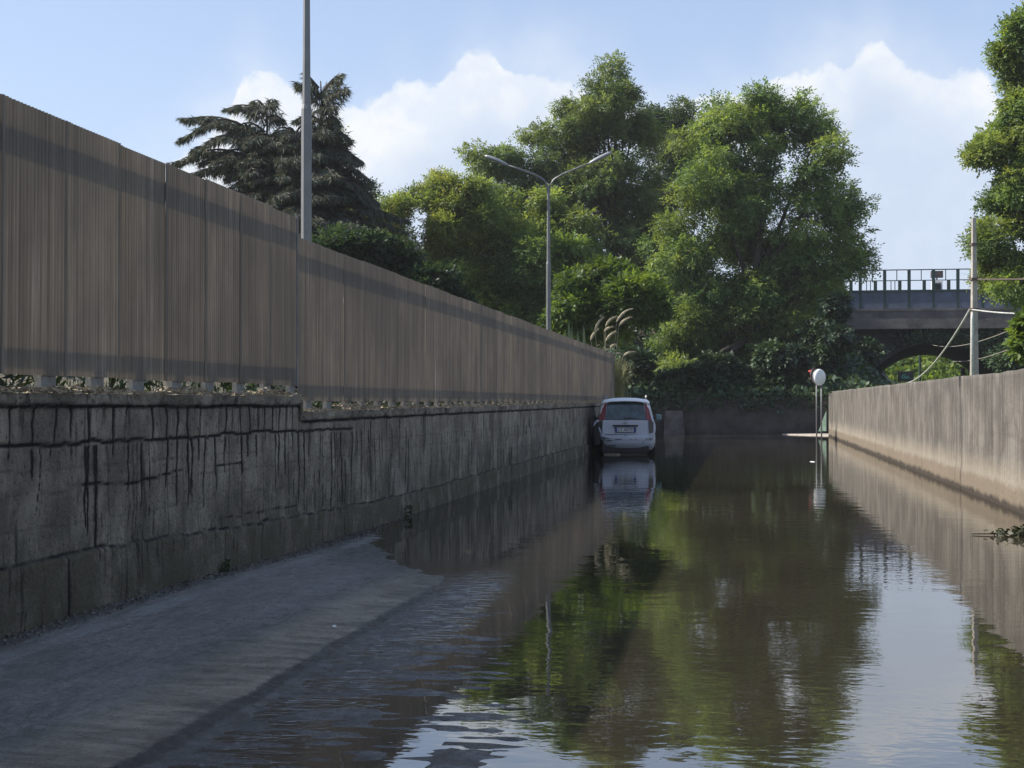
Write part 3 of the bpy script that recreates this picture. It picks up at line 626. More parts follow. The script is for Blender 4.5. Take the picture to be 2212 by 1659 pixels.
for i, (lob, D, lab) in enumerate([
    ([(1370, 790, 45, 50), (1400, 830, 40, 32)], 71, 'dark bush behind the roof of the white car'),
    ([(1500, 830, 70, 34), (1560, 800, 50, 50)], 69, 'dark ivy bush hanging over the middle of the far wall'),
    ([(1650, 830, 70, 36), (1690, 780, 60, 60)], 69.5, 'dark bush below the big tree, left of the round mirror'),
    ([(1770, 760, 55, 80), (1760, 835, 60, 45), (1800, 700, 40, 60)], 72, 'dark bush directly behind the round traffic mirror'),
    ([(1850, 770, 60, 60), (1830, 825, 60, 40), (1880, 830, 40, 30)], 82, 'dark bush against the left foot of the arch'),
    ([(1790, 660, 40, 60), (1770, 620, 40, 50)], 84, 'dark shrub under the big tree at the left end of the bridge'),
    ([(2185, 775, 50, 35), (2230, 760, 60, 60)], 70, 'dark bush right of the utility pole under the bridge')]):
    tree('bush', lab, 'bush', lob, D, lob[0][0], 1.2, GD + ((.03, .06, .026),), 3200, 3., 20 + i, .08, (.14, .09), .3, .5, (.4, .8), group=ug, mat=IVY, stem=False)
# ivy clothing the embankment
n = 26000; px_ = RS.uniform(-24, 8, n); py_ = 67.0 + 27 * RS.rand(n) ** 1.2
pz_ = bankz(px_, py_) + RS.rand(n) * .9
P = np.stack([px_, py_, pz_], -1); V, Fc = scatter_quads(P, .16, .8, 31, .7)
me = npmesh('undergrowth', V, Fc, IVY); base = np.array(GD)[RS.randint(0, 3, n)] * RS.uniform(.8, 1.5, (n, 1)); cattr(me, 'tint', np.repeat(np.column_stack([base, np.ones(n)]), 4, 0))
link('undergrowth', me, kind='stuff', label='dark ivy undergrowth covering the embankment behind the far wall', cat='undergrowth')
n = 2600; P = np.stack([RS.uniform(-15, 4, n), 66.5 - .12 * RS.rand(n), 1.75 - .9 * RS.rand(n) ** 2.2 * (.4 + vn(RS.uniform(0, 1, n), RS.uniform(0, 1, n), 1, 1, 3))], -1)
V, Fc = scatter_quads(P, .10, .8, 33, .7); me = npmesh('trailing_ivy', V, Fc, IVY); base = np.array(GD)[RS.randint(0, 3, n)] * RS.uniform(.8, 1.4, (n, 1)); cattr(me, 'tint', np.repeat(np.column_stack([base, np.ones(n)]), 4, 0))
link('trailing_ivy', me, kind='stuff', label='ivy trailing over the top of the far retaining wall', cat='ivy')
# yard weeds seen through the slot under the screens
n = 9000; P = np.stack([-6.2 - 9 * RS.rand(n) ** 1.2, 7 + 42 * RS.rand(n) ** 1.4, 1.2 + .8 * RS.rand(n) ** 1.5], -1)
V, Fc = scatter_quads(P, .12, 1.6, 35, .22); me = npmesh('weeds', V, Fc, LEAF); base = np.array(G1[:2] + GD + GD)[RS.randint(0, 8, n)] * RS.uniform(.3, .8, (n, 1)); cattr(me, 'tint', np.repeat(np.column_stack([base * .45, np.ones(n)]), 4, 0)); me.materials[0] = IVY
link('weeds', me, kind='stuff', label='weeds and grass in the yard behind the corrugated screens', cat='weeds')
# bright bank seen through the arch
heightpatch('bank', 2, 34, 40, 122, 150, 30, lambda x, y: -.5 + 9 * np.clip((y - 122) / 20, 0, 1) + .6 * (vn(x, y, .4, .4, 9) - .5), M['grass'])
n = 12000; px_ = RS.uniform(6, 28, n); t = RS.rand(n); py_ = 122 + 20 * t; pz_ = -.5 + 9 * t + .7 * RS.rand(n)
P = np.stack([px_, py_, pz_], -1); V, Fc = scatter_quads(P, .3, 1.2, 37, .6); me = npmesh('bank_bushes', V, Fc, LEAF)
base = np.array(((.13, .20, .03), (.09, .15, .03), (.16, .22, .05), (.05, .09, .02)))[RS.randint(0, 4, n)] * RS.uniform(.7, 1.2, (n, 1)); cattr(me, 'tint', np.repeat(np.column_stack([base, np.ones(n)]), 4, 0))
link('bank_greenery', me, kind='stuff', label='sunlit green bank seen through the arch under the bridge', cat='greenery')

# ------------------------------------------------------------------ cedar
def cedar():
    D = 50.; W = lambda x, y, dd=0.: EYE + ray(x, y) / np.dot(ray(x, y), Fv) * (D + dd)
    b = W(620, 868); b[2] = 1.2; root = empty('cedar_tree', tuple(b), label='dark drooping cedar rising above the screen on the left', cat='tree')
    r = np.random.RandomState(77); mb = MB(); Q = []; DIR = []; LEN = []
    def branch(p0, p1, rise, r0=.07, dens=1., droop=1., hang=.42):
        p0, p1 = np.array(p0), np.array(p1); L = np.linalg.norm(p1 - p0); n_ = max(5, int(L / .3)); path = []
        for i in range(n_ + 1):
            t = i / n_; p = p0 * (1 - t) + p1 * t; p = p + np.array([0, 0, rise * math.sin(math.pi * min(t * 1.05, 1)) ]); path.append(p)
        mb.tube([Vector(p - b) for p in path], [max(.008, r0 * (1 - .9 * i / n_)) for i in range(n_ + 1)], 5, False)
        ax = (p1 - p0) / L; side = np.cross(ax, [0, 0, 1.]); side /= np.linalg.norm(side)
        m = int(L * 105 * dens)
        for k in range(m):
            t = r.rand() ** .75; f = t * n_; i = min(n_ - 1, int(f)); p = path[i] + (path[i + 1] - path[i]) * (f - i)
            sg = r.choice([-1, 1]); off = r.rand() * .62 * (1.1 - t) ; p = p + side * sg * off + np.array([0, 0, -off * .45 * droop])
            dv = side * sg * r.uniform(0, .7) + ax * r.uniform(.15, .9) + np.array([0, 0, -r.uniform(.5, 1.6) * droop])
            Q.append(p); DIR.append(dv / np.linalg.norm(dv)); LEN.append(hang * r.uniform(.5, 1.3) * (1.15 - .5 * t))
    lead = [((690, 560), (690, 175)), ((572, 560), (572, 222))]
    for (x0, y0), (x1, y1) in lead:
        mb.tube([Vector(W(x0, 868) - b)] + [Vector(W(x0 + (x1 - x0) * t + 6 * math.sin(t * 9), y0 + (y1 - y0) * t) - b) for t in np.linspace(0, 1, 7)], [.2, .17, .14, .12, .09, .06, .04, .02], 7)
    tips = [((690, 210), (738, 160), .1), ((692, 230), (748, 187), .12), ((690, 240), (722, 228), .1), ((690, 215), (640, 178), .1), ((688, 190), (665, 160), .0), ((690, 270), (738, 300), .35), ((690, 260), (736, 268), .3), ((688, 260), (640, 262), .2),
            ((572, 250), (490, 238), .25), ((572, 245), (590, 215), .1), ((572, 262), (610, 255), .2), ((572, 285), (492, 290), .35), ((572, 300), (392, 258), .35), ((572, 310), (388, 300), .75), ((570, 320), (412, 325), .5), ((570, 345), (430, 355), .4),
            ((572, 235), (545, 222), .15), ((560, 350), (372, 352), .45), ((560, 380), (400, 380), .3), ((690, 330), (752, 345), .3), ((690, 380), (800, 395), .5), ((690, 400), (818, 440), .5), ((690, 350), (760, 300), .0), ((690, 420), (835, 470), .5), ((690, 300), (640, 315), .3)]
    for p, q, rs in tips:
        for dd in (0., r.uniform(-.5, .5)): branch(W(*p, 0), W(q[0] + r.uniform(-4, 4), q[1] + r.uniform(-4, 4), dd * 2), rs, .05, .62)
    for k in range(330):
        y0 = r.uniform(285, 600); lx_ = r.choice([560, 600, 640, 690]); a = r.uniform(0, 2 * math.pi); rad_ = (y0 - 190) / 320. * 4.9 * r.uniform(.4, 1.)
        p0 = W(lx_, y0); p1 = p0 + Rv * math.cos(a) * rad_ * .8 + np.array([Fv[0], Fv[1], 0]) * math.sin(a) * rad_ + np.array([0, 0, -.1 * rad_])
        branch(p0, p1, .3, .05, .7)
    Q = np.array(Q); DIR = np.array(DIR); LEN = np.array(LEN); n = len(Q)
    Vs = []
    for j in range(5):
        dv = DIR + r.normal(size=DIR.shape) * .34; dv /= np.linalg.norm(dv, axis=1)[:, None]
        bb = np.cross(dv, r.normal(size=dv.shape)); bb /= np.linalg.norm(bb, axis=1)[:, None]; l = (LEN * r.uniform(.6, 1.1, n))[:, None]
        Vs.append(np.stack([Q, Q + dv * l * .4 + bb * .014, Q + dv * l, Q + dv * l * .4 - bb * .014], 1))
    V = np.concatenate(Vs).reshape(-1, 3) - b; nq = 5 * n; me = npmesh('foliage', V, np.arange(4 * nq).reshape(nq, 4), NEEDLE)
    cc = np.array([(.065, .088, .068), (.045, .066, .054), (.095, .11, .078), (.12, .11, .07)])[r.randint(0, 4, nq)] * r.uniform(.8, 1.2, (nq, 1))
    cattr(me, 'tint', np.repeat(np.column_stack([cc, np.ones(nq)]), 4, 0)); link('foliage', me, root)
    mb.build('trunk', BARK, root, True)
cedar()
# ------------------------------------------------------------------ pampas grass
def pampas():
    D = 50.; b = EYE + ray(1310, 868) / np.dot(ray(1310, 868), Fv) * D; b[2] = 1.2
    root = empty('pampas_grass', tuple(b), label='clump of pampas grass with bent buff plumes at the far end of the screen', cat='grass clump')
    W = lambda x, y, dd=0.: EYE + ray(x, y) / np.dot(ray(x, y), Fv) * (D + dd) - b
    r = random.Random(3); mb = MB(); pm = simple('pampas_plume', (.40, .35, .24), .95, 0, .3, 20); bm_ = simple('pampas_blade', (.24, .23, .09), .8, 0, .35, 6)
    for k in range(1100):
        a = r.uniform(0, 6.28); l = r.uniform(.9, 2.0); sp_ = r.uniform(.2, .9); p = Vector((r.gauss(0, .25), r.gauss(0, .25), 0)); d_ = Vector((math.cos(a), math.sin(a), 0)); s_ = Vector((-d_.y, d_.x, 0)) * .012
        q = [p, p + d_ * sp_ * .35 + Vector((0, 0, l * .6)), p + d_ * sp_ * .8 + Vector((0, 0, l * .85)), p + d_ * sp_ * 1.3 + Vector((0, 0, l * .7))]
        vs = []
        for i, c in enumerate(q): w_ = 1 - i / 3.4; vs += [c - s_ * w_, c + s_ * w_]
        mb.add(vs, [(0, 1, 3, 2), (2, 3, 5, 4), (4, 5, 7, 6)])
    mb.build('blades', bm_, root)
    arcs = [((1332, 695), (1345, 672), (1364, 667)), ((1308, 706), (1315, 688), (1332, 684)), ((1337, 704), (1348, 690), (1362, 685)), ((1285, 715), (1290, 696), (1302, 686)), ((1305, 716), (1312, 708), (1322, 706)),
            ((1308, 738), (1316, 722), (1330, 716)), ((1318, 752), (1322, 746), (1329, 744)), ((1330, 766), (1336, 761), (1344, 766)), ((1346, 770), (1357, 759), (1374, 760)), ((1276, 735), (1280, 722), (1290, 712))]
    for A in arcs:
        dd = r.uniform(-.5, .5); P = [Vector(W(*p, dd)) for p in A]
        pp = [P[0] * ((1 - t) ** 2) + P[1] * (2 * t * (1 - t)) + P[2] * t * t for t in [i / 7 for i in range(8)]]
        o = MB(); o.tube([Vector((pp[0].x * .35, pp[0].y * .35, .3)), pp[0]], .008, 4); ra = [.012, .03, .042, .045, .04, .03, .02, .006]; o.tube(pp, ra, 7)
        for k in range(120):
            t = r.random(); i = min(6, int(t * 7)); p = pp[i].lerp(pp[i + 1], t * 7 - i); tn = (pp[i + 1] - pp[i]).normalized()
            e = Vector((r.gauss(0, 1), r.gauss(0, 1), r.gauss(-.6, .6))).normalized(); e = (e * .6 + tn).normalized(); s_ = e.cross(Vector((r.random(), r.random(), r.random()))).normalized() * .008
            o.add([p - s_, p + s_, p + e * r.uniform(.07, .15)], [(0, 1, 2)])
        o.build('plume', pm, root)
    for (x, y0, y1) in ((1229, 740, 690), (1261, 745, 700), (1235, 742, 705), (1248, 745, 712), (1222, 735, 712)):
        p0 = Vector(W(x + 2, 800)); p1 = Vector(W(x, y1)); mb2 = MB(); n_ = Vector(Rv) * .05
        mb2.add([p0 - n_ * .5, p0 + n_ * .5, p0.lerp(p1, .7) + n_, p1, p0.lerp(p1, .7) - n_], [(0, 1, 2, 3, 4)]).build('reed_blade', simple('reed', (.16, .2, .09), .7), root)
pampas()

# ------------------------------------------------------------------ street lamps
def lamp(px, D, label):
    b = EYE + ray(px, 868) / np.dot(ray(px, 868), Fv) * D; b[2] = 1.15
    root = empty('street_lamp', tuple(b), YAW, label=label, cat='street lamp', group='street lamps behind the screens')
    H = 7.85
    mb = MB(); mb.tube([(0, 0, 0), (0, 0, 2.6)], .108, 8); mb.tube([(0, 0, 2.6), (0, 0, 2.66), (0, 0, 5.1)], [.108, .090, .088], 8, False); mb.tube([(0, 0, 5.1), (0, 0, 5.18), (0, 0, H)], [.088, .070, .050], 8)
    mb.build('pole', M['galv'], root)
    for s, tilt in ((-1, .42), (1, .50)):
        pts_ = [(0 + .03 * s, 0, H - .25), (.05 * s, 0, H), (.18 * s, 0, H + .22), (.45 * s, 0, H + .38), (1.1 * s, 0, H + .38 + tilt * .55), (1.45 * s, 0, H + .38 + tilt * .82)]
        MB().tube(pts_, [.034] * 5 + [.03], 8).build('arm', M['galv'], root, True)
        hx, hz = 1.83 * s, H + .38 + tilt * 1.18
        v = Vector((s, 0, tilt)).normalized(); up = Vector((-v.z * s, 0, abs(v.x))); c = Vector((hx, 0, hz)); o = MB(); ring = []
        for t, w_, h_ in ((-.46, .06, .04), (-.36, .12, .07), (0, .16, .10), (.33, .13, .08), (.45, .06, .04)):
            for k in range(8):
                q = 2 * math.pi * k / 8; ring.append(c + v * t + Vector((0, 1, 0)) * w_ * math.cos(q) + up * h_ * (math.sin(q) if math.sin(q) > 0 else math.sin(q) * .5))
        fs = [(i * 8 + k, i * 8 + (k + 1) % 8, (i + 1) * 8 + (k + 1) % 8, (i + 1) * 8 + k) for i in range(4) for k in range(8)] + [tuple(range(7, -1, -1)), tuple(32 + k for k in range(8))]
        h = o.add(ring, fs).build('luminaire', M['lampd'], root, True)
        q = c - up * .055; MB().add([q + v * a_ + Vector((0, 1, 0)) * b_ for a_, b_ in ((-.25, -.1), (.3, -.1), (.3, .1), (-.25, .1))], [(0, 1, 2, 3)]).build('lens', M['lens'], h)
lamp(661, 24.5, 'grey stepped lamp pole in front of the cedar, its top out of the picture')
lamp(1185, 52, 'double-armed street lamp standing against the green trees')

# ------------------------------------------------------------------ bridge
YB = 92.
def bx(px, y=YB): return ony(px, 868, y)[0]
def bz(py, y=YB): return 1.4 + (868 - py) * (y / math.cos(YAW) * 1.0) / 3200. if False else ony(1950, py, y)[2]
br = empty('railway_bridge', (0, YB, 0), label='old arched masonry bridge with blue-grey parapet crossing on the right', cat='bridge')
x0, x1 = bx(1803), bx(2330); xc, rad = bx(2022), None
za = bz(741); rad = 4.7; zc = za - rad
# spandrel with arch opening, and barrel that leads through
n = 28; A = [(xc - rad * math.cos(math.pi * i / n), zc + rad * math.sin(math.pi * i / n)) for i in range(n + 1)]
topz = bz(712); xa, xb = bx(1700), bx(2420); mb = MB()
for i in range(n):
    (ax_, az_), (bx_, bz_) = A[i], A[i + 1]; mb.add([(ax_, .5, az_), (bx_, .5, bz_), (bx_, .5, topz), (ax_, .5, topz)], [(0, 1, 2, 3)])
for u0, u1 in ((xa, xc - rad), (xc + rad, xb)): mb.add([(u0, .5, -1), (u1, .5, -1), (u1, .5, topz), (u0, .5, topz)], [(0, 1, 2, 3)])
mb.build('spandrel', M['brd'], br)
Yfar = 117.; dx = bx(2000, Yfar) - xc + 0.; mb = MB(); rf = 4.75; zf = bz(767, Yfar) - rf; xf = bx(2000, Yfar)
for i in range(n):
    a0, a1 = math.pi * i / n, math.pi * (i + 1) / n
    q = [(A[i][0], .5, A[i][1]), (A[i + 1][0], .5, A[i + 1][1]), (xf - rf * math.cos(a1), Yfar - YB, zf + rf * math.sin(a1)), (xf - rf * math.cos(a0), Yfar - YB, zf + rf * math.sin(a0))]
    mb.add(q, [(0, 1, 2, 3)])
for s in (-1, 1): mb.add([(xc + s * rad, .5, -1), (xc + s * rad, .5, zc), (xf + s * rf, Yfar - YB, zf), (xf + s * rf, Yfar - YB, -1)], [(0, 1, 2, 3)])
mb.build('barrel_vault', M['brd'], br)
mb = MB(); A2 = [(xf - rf * math.cos(math.pi * i / n), zf + rf * math.sin(math.pi * i / n)) for i in range(n + 1)]
for i in range(n): mb.add([(A2[i][0], Yfar - YB, A2[i][1]), (A2[i + 1][0], Yfar - YB, A2[i + 1][1]), (A2[i + 1][0], Yfar - YB, topz), (A2[i][0], Yfar - YB, topz)], [(0, 1, 2, 3)])
for u0, u1 in ((xa, xf - rf), (xf + rf, xb)): mb.add([(u0, Yfar - YB, -1), (u1, Yfar - YB, -1), (u1, Yfar - YB, topz), (u0, Yfar - YB, topz)], [(0, 1, 2, 3)])
mb.build('far_spandrel', M['brd'], br)
vm = MB()     # voussoirs: one stone, repeated round the arch
nv = 34
for k in range(nv):
    a0 = math.pi * (k + .04) / nv; a1 = math.pi * (k + .96) / nv; o = MB(); pr = .03 * rr.random()
    vs = [(xc - (rad + d_) * math.cos(a), yv, zc + (rad + d_) * math.sin(a)) for yv in (.40 - pr, .52) for a, d_ in ((a0, 0.), (a1, 0.), (a1, .55), (a0, .55))]
    o.add(vs, [(0, 1, 2, 3), (7, 6, 5, 4), (0, 4, 5, 1), (1, 5, 6, 2), (2, 6, 7, 3), (3, 7, 4, 0)]).build('arch_stone', M['brd'], br)
zt, zb_ = bz(671), bz(714)
MB().box(((x0 + x1) / 2, .0 + 12.5, (topz + zt) / 2 + .02), (x1 - x0 + 0., 25.4, zt - topz)).build('deck_beam', M['brc'], br, bevel=.03)
MB().box(((x0 + x1) / 2, -.02, zt + .04), (x1 - x0 + .2, .45, .14)).build('coping', M['brc'], br)
zp0, zp1 = zt + .12, bz(630)
px0 = 1859 - 52.8; posts = [px0 + 52.8 * k for k in range(10)]; X_ = [bx(p) for p in posts]
for k in range(-0, 9):
    a_, b_ = X_[k] + .02, X_[k + 1] - .02
    MB().box(((a_ + b_) / 2, 0, (zp0 + zp1) / 2), (b_ - a_ + .02, .04, zp1 - zp0 - .006)).build('parapet_panel', M['steel'], br)
    MB().box((b_ + .02, -.005, (zp0 + zp1) / 2), (.16, .055, zp1 - zp0)).build('parapet_rib', M['green'], br)
MB().box(((x0 + X_[-1]) / 2, -.01, zp1 + .05), (X_[-1] - x0, .16, .10)).build('parapet_rail', M['green'], br)
# railing: a fence of its own on the parapet
rl = empty('railing', (0, YB, zp1 + .1), label='green steel railing with square openings along the top of the bridge', cat='railing')
ztr, zmr = bz(583) - zp1 - .1, bz(606) - zp1 - .1
pst = MB().box((0, 0, ztr / 2), (.19, .10, ztr)).mesh('post', M['green']); hp = MB().box((0, 0, zmr / 2), (.20, .08, zmr)).mesh('short_post', M['green']); tb = MB().box((0, 0, (ztr + zmr) / 2), (.05, .04, ztr - zmr)).mesh('bar', M['green']); tb2 = MB().box((0, 0, zmr / 2), (.045, .04, zmr)).mesh('bar', M['green'])
for k in range(0, 10):
    if k: o = link('post', pst, rl); o.location = (X_[k], 0, 0)
    if k < 9:
        w_ = X_[k + 1] - X_[k]
        o = link('short_post', hp, rl); o.location = (X_[k] + w_ * .62, 0, 0)
        o = link('bar', tb, rl); o.location = (X_[k] + w_ * .5, 0, 0)
        if k in (0, 1, 2): o = link('bar', tb2, rl); o.location = (X_[k] + w_ * .26, 0, 0); o = link('bar', tb2, rl); o.location = (X_[k] + w_ * .42, 0, 0)
MB().box(((x0 + X_[-1]) / 2, 0, ztr), (X_[-1] - x0, .07, .06)).build('top_rail', M['green'], rl)
MB().box(((x0 + X_[-1]) / 2, 0, zmr), (X_[-1] - x0, .06, .05)).build('mid_rail', M['green'], rl)
# cabinet and board standing on the deck
cx_ = bx(2032); cb = empty('equipment_cabinet', (cx_, YB + 1.6, zt), label='small white cabinet under a dark board behind the bridge railing', cat='cabinet')
MB().box((0, 0, .95), (.62, .5, 1.9)).build('cabinet_body', M['white'], cb, bevel=.03)
MB().box((-.02, -.27, 1.55), (.45, .03, .38)).build('window', M['black'], cb); MB().box((0, 0, zp1 - zt + 1.15), (.72, .3, .42)).build('board', M['signback'], cb, bevel=.02)
MB().box((0, .02, 2.05), (.08, .08, .5)).build('mast', M['galv'], cb)
# ivy on the spandrel
n = 5200; ix = RS.normal(bx(2050), 1.3, n); iz = bz(740) - .2 + RS.normal(0, .55, n) + .4; P = np.stack([ix, np.full(n, YB + .35) - .35 * RS.rand(n), iz], -1)
ok = ((ix - xc) ** 2 + (iz - zc) ** 2 > (rad + .05) ** 2) & (iz < topz + .5); P = P[ok]; n = len(P); V, Fc = scatter_quads(P, .12, .8, 39, .7); me = npmesh('ivy', V, Fc, IVY); base = np.array(GD)[RS.randint(0, 3, n)] * RS.uniform(.9, 1.6, (n, 1)); cattr(me, 'tint', np.repeat(np.column_stack([base, np.ones(n)]), 4, 0))
link('ivy', me, kind='stuff', label='dark ivy growing over the crown of the bridge arch', cat='ivy')
# ------------------------------------------------------------------ things near the arch
sx = ony(1956.5, 813, 84.); sb = empty('sign_board', (sx[0], 84, .7), label='small black sign board with teal lettering in front of the arch', cat='sign')
MB().box((0, 0, sx[2] - .7), (.84, .06, .56)).build('board', M['black'], sb, bevel=.01)
for s in (-.3, .3): MB().box((s, .05, (sx[2] - .7) / 2), (.05, .05, sx[2] - .7)).build('leg', M['galv'], sb)
t = bpy.data.curves.new('lettering', 'FONT'); t.body = 'Go..'; t.size = .30; t.align_x = 'CENTER'; t.align_y = 'CENTER'; t.extrude = .004; t.materials.append(M['teal'])
t.shear = .3
o = link('lettering', text_mesh(t)); o.parent = sb; o.location = (.0, -.036, sx[2] - .72); o.rotation_euler = (math.pi / 2, 0, 0)
q = ony(1907, 822, 88.); hb = empty('gabled_shelter', (q[0], 88, .5), label='small pale gabled shelter at the left foot of the arch', cat='shelter')
MB().box((0, 0, (q[2] - .5) * .5 + .1), (.36, .6, q[2] - .3)).build('wall', M['pale'], hb)
o = MB(); zz = q[2] - .3; o.add([(-.32, -.4, zz - .12), (0, -.4, zz + .35), (.32, -.4, zz - .12), (-.32, .4, zz - .12), (0, .4, zz + .35), (.32, .4, zz - .12)], [(0, 1, 2), (5, 4, 3), (0, 3, 4, 1), (1, 4, 5, 2), (2, 5, 3, 0)]).build('roof', M['brc'], hb)
q = ony(1987, 768, 119.); pl_ = MB().tube([(q[0], 119, 0), (q[0], 119, q[2])], .09, 8).build('lamp_post', M['green'], label='thin green post standing beyond the arch opening', cat='post')
q = ony(2080, 795, 116.); MB().box((q[0], 116, q[2] / 2), (.3, .3, q[2])).build('bollard', M['pale'], label='pale post at the right edge of the arch opening', cat='post', bevel=.02)
# ------------------------------------------------------------------ utility pole and cables
DP = 46.; ub = ony(2105, 868, DP); up = empty('utility_pole', (ub[0], DP, .9), .35, label='concrete utility pole with a conduit, standing behind the right wall', cat='pole')
uz = lambda py: ony(2105, py, DP)[2] - .9
mb = MB(); h_ = uz(470); mb.box((0, 0, h_ / 2), (.24, .18, h_), 0, .5); mb.build('shaft', M['pole'], up, bevel=.015)
MB().tube([(-.125, -.10, 0), (-.120, -.10, uz(690)), (-.105, -.09, uz(676))], [.045, .045, .03], 10).build('conduit', M['conduit'], up, True)
for py, w_ in ((528, .20), (603, .24), (668, .26)): MB().box((0, 0, uz(py)), (w_, w_ * .85, .07)).build('clamp', M['rail'], up)
def P3(px, py, y): return Vector(ony(px, py, y))
def cable(name, A, B, sag, rd, label, mat='cable', n=18, **k):
    pts_ = [A.lerp(B, i / n) - Vector((0, 0, sag * 4 * (i / n) * (1 - i / n))) for i in range(n + 1)]
    return MB().tube(pts_, rd, 6).build(name, M[mat], None, True, label=label, cat='cable', **k)
cable('cable', P3(2095, 669, DP), P3(1905, 806, 86.), 1.3, .03, 'pale cable sloping down left from the utility pole to the arch', 'conduit')
cable('cable', P3(2096, 668, DP), P3(2330, 672, 40.),  .10, .022, 'thick pale cable running level to the right from the pole', 'conduit')
cable('cable', P3(2010, 744, 90.), P3(2215, 698, 44.), .35, .014, 'upper of the two thin wires passing behind the pole')
cable('cable', P3(2055, 780, 90.), P3(2215, 740, 44.), .2, .014, 'lower of the two thin wires passing behind the pole')
A = P3(2108, 604, DP); B = P3(2330, 603, DP - 3); MB().tube([A, B], .032, 8).build('crossbar', M['rail'], label='dark horizontal bar reaching right from the utility pole', cat='bar')
# ------------------------------------------------------------------ round mirror, red sign, green mesh
YM = 60.6
p = ony(1769.5, 815, YM); mr = empty('traffic_mirror', (p[0], YM, .0), label='round white traffic mirror on a post at the end of the right wall', cat='mirror')
Mx = Matrix.Translation((0, 0, p[2])) @ Matrix.Rotation(R(46), 4, 'Z') @ Matrix.Rotation(R(90), 4, 'X')
prof_ = [(.335, -.02), (.33, .03)] + [(.33 * math.cos(a), .03 + .13 * math.sin(a)) for a in np.linspace(.15, 1.5, 8)]
MB().lathe(prof_, 32, Mx).build('mirror_shell', M['mirror'], mr, True); MB().lathe([(.345, -.045), (.345, -.005)], 32, Mx).build('rim', M['galv'], mr)
MB().tube([(.09, .05, -.3), (.09, .05, p[2] + .05)], .032, 10).build('post', M['galv'], mr, True)
q = ony(1754, 808, YM + .6); rs = empty('road_sign', (q[0] + .18, YM + .6, 0), label='red round road sign seen edge-on behind the traffic mirror', cat='road sign')
Mx = Matrix.Translation((-.10, 0, q[2] - .05)) @ Matrix.Rotation(R(240), 4, 'Z') @ Matrix.Rotation(R(90), 4, 'X')
MB().lathe([(.30, -.012), (.30, .012)], 30, Mx).build('sign_back', M['signback'], rs)
MB().lathe([(.295, .013), (.295, .018)], 30, Mx).build('sign_face', M['red'], rs)
q2 = ony(1750.5, 803, YM + .5); MB().lathe([(.02, -.04), (.06, -.03), (.085, 0), (.07, .05), (.02, .07)], 18, Matrix.Translation((q2[0] - q[0] - .18, -.1, q2[2]))).build('warning_lamp', M['red'], rs, True)
q3 = ony(1764, 868, YM + .6); MB().tube([(q3[0] - q[0] - .18, .03, -.3), (q3[0] - q[0] - .18, .03, q[2] + .1)], .03, 10).build('post', M['galv'], rs, True)
a, b, c, e = ony(1768, 932, 62.2), ony(1785, 931, 61.9), ony(1785, 888, 61.6), ony(1778, 905, 62.)
MB().add([tuple(a), tuple(b), tuple(c), tuple(e), tuple(a + [0, .05, 0]), tuple(b + [0, .05, 0]), tuple(c + [0, .05, 0]), tuple(e + [0, .05, 0])], [(0, 1, 2, 3), (7, 6, 5, 4), (0, 4, 5, 1), (1, 5, 6, 2), (2, 6, 7, 3), (3, 7, 4, 0)]).build('plastic_mesh', M['net'], label='faded green plastic mesh slumped against the end of the right wall', cat='plastic mesh')
# ------------------------------------------------------------------ car
def car_paint():
    m, nt, p, out = newmat('white_car_paint'); v = nd(nt, 'ShaderNodeTexCoord').outputs['Object']; sp = nd(nt, 'ShaderNodeSeparateXYZ'); nt.links.new(v, sp.inputs[0])
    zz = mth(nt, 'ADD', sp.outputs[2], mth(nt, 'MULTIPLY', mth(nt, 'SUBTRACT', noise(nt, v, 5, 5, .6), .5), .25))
    c = mixc(nt, mapr(nt, zz, 1.36, .95), (.86, .87, .88), (.46, .49, .55)); c = mixc(nt, mapr(nt, zz, .62, .25), c, (.27, .29, .31))  # sunlit roof and bluish shaded rear painted into the colour by height
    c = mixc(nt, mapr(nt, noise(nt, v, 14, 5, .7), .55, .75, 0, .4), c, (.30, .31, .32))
    nt.links.new(c, p.inputs['Base Color']); p.inputs['Roughness'].default_value = .32; p.inputs['Specular IOR Level'].default_value = .5; return m
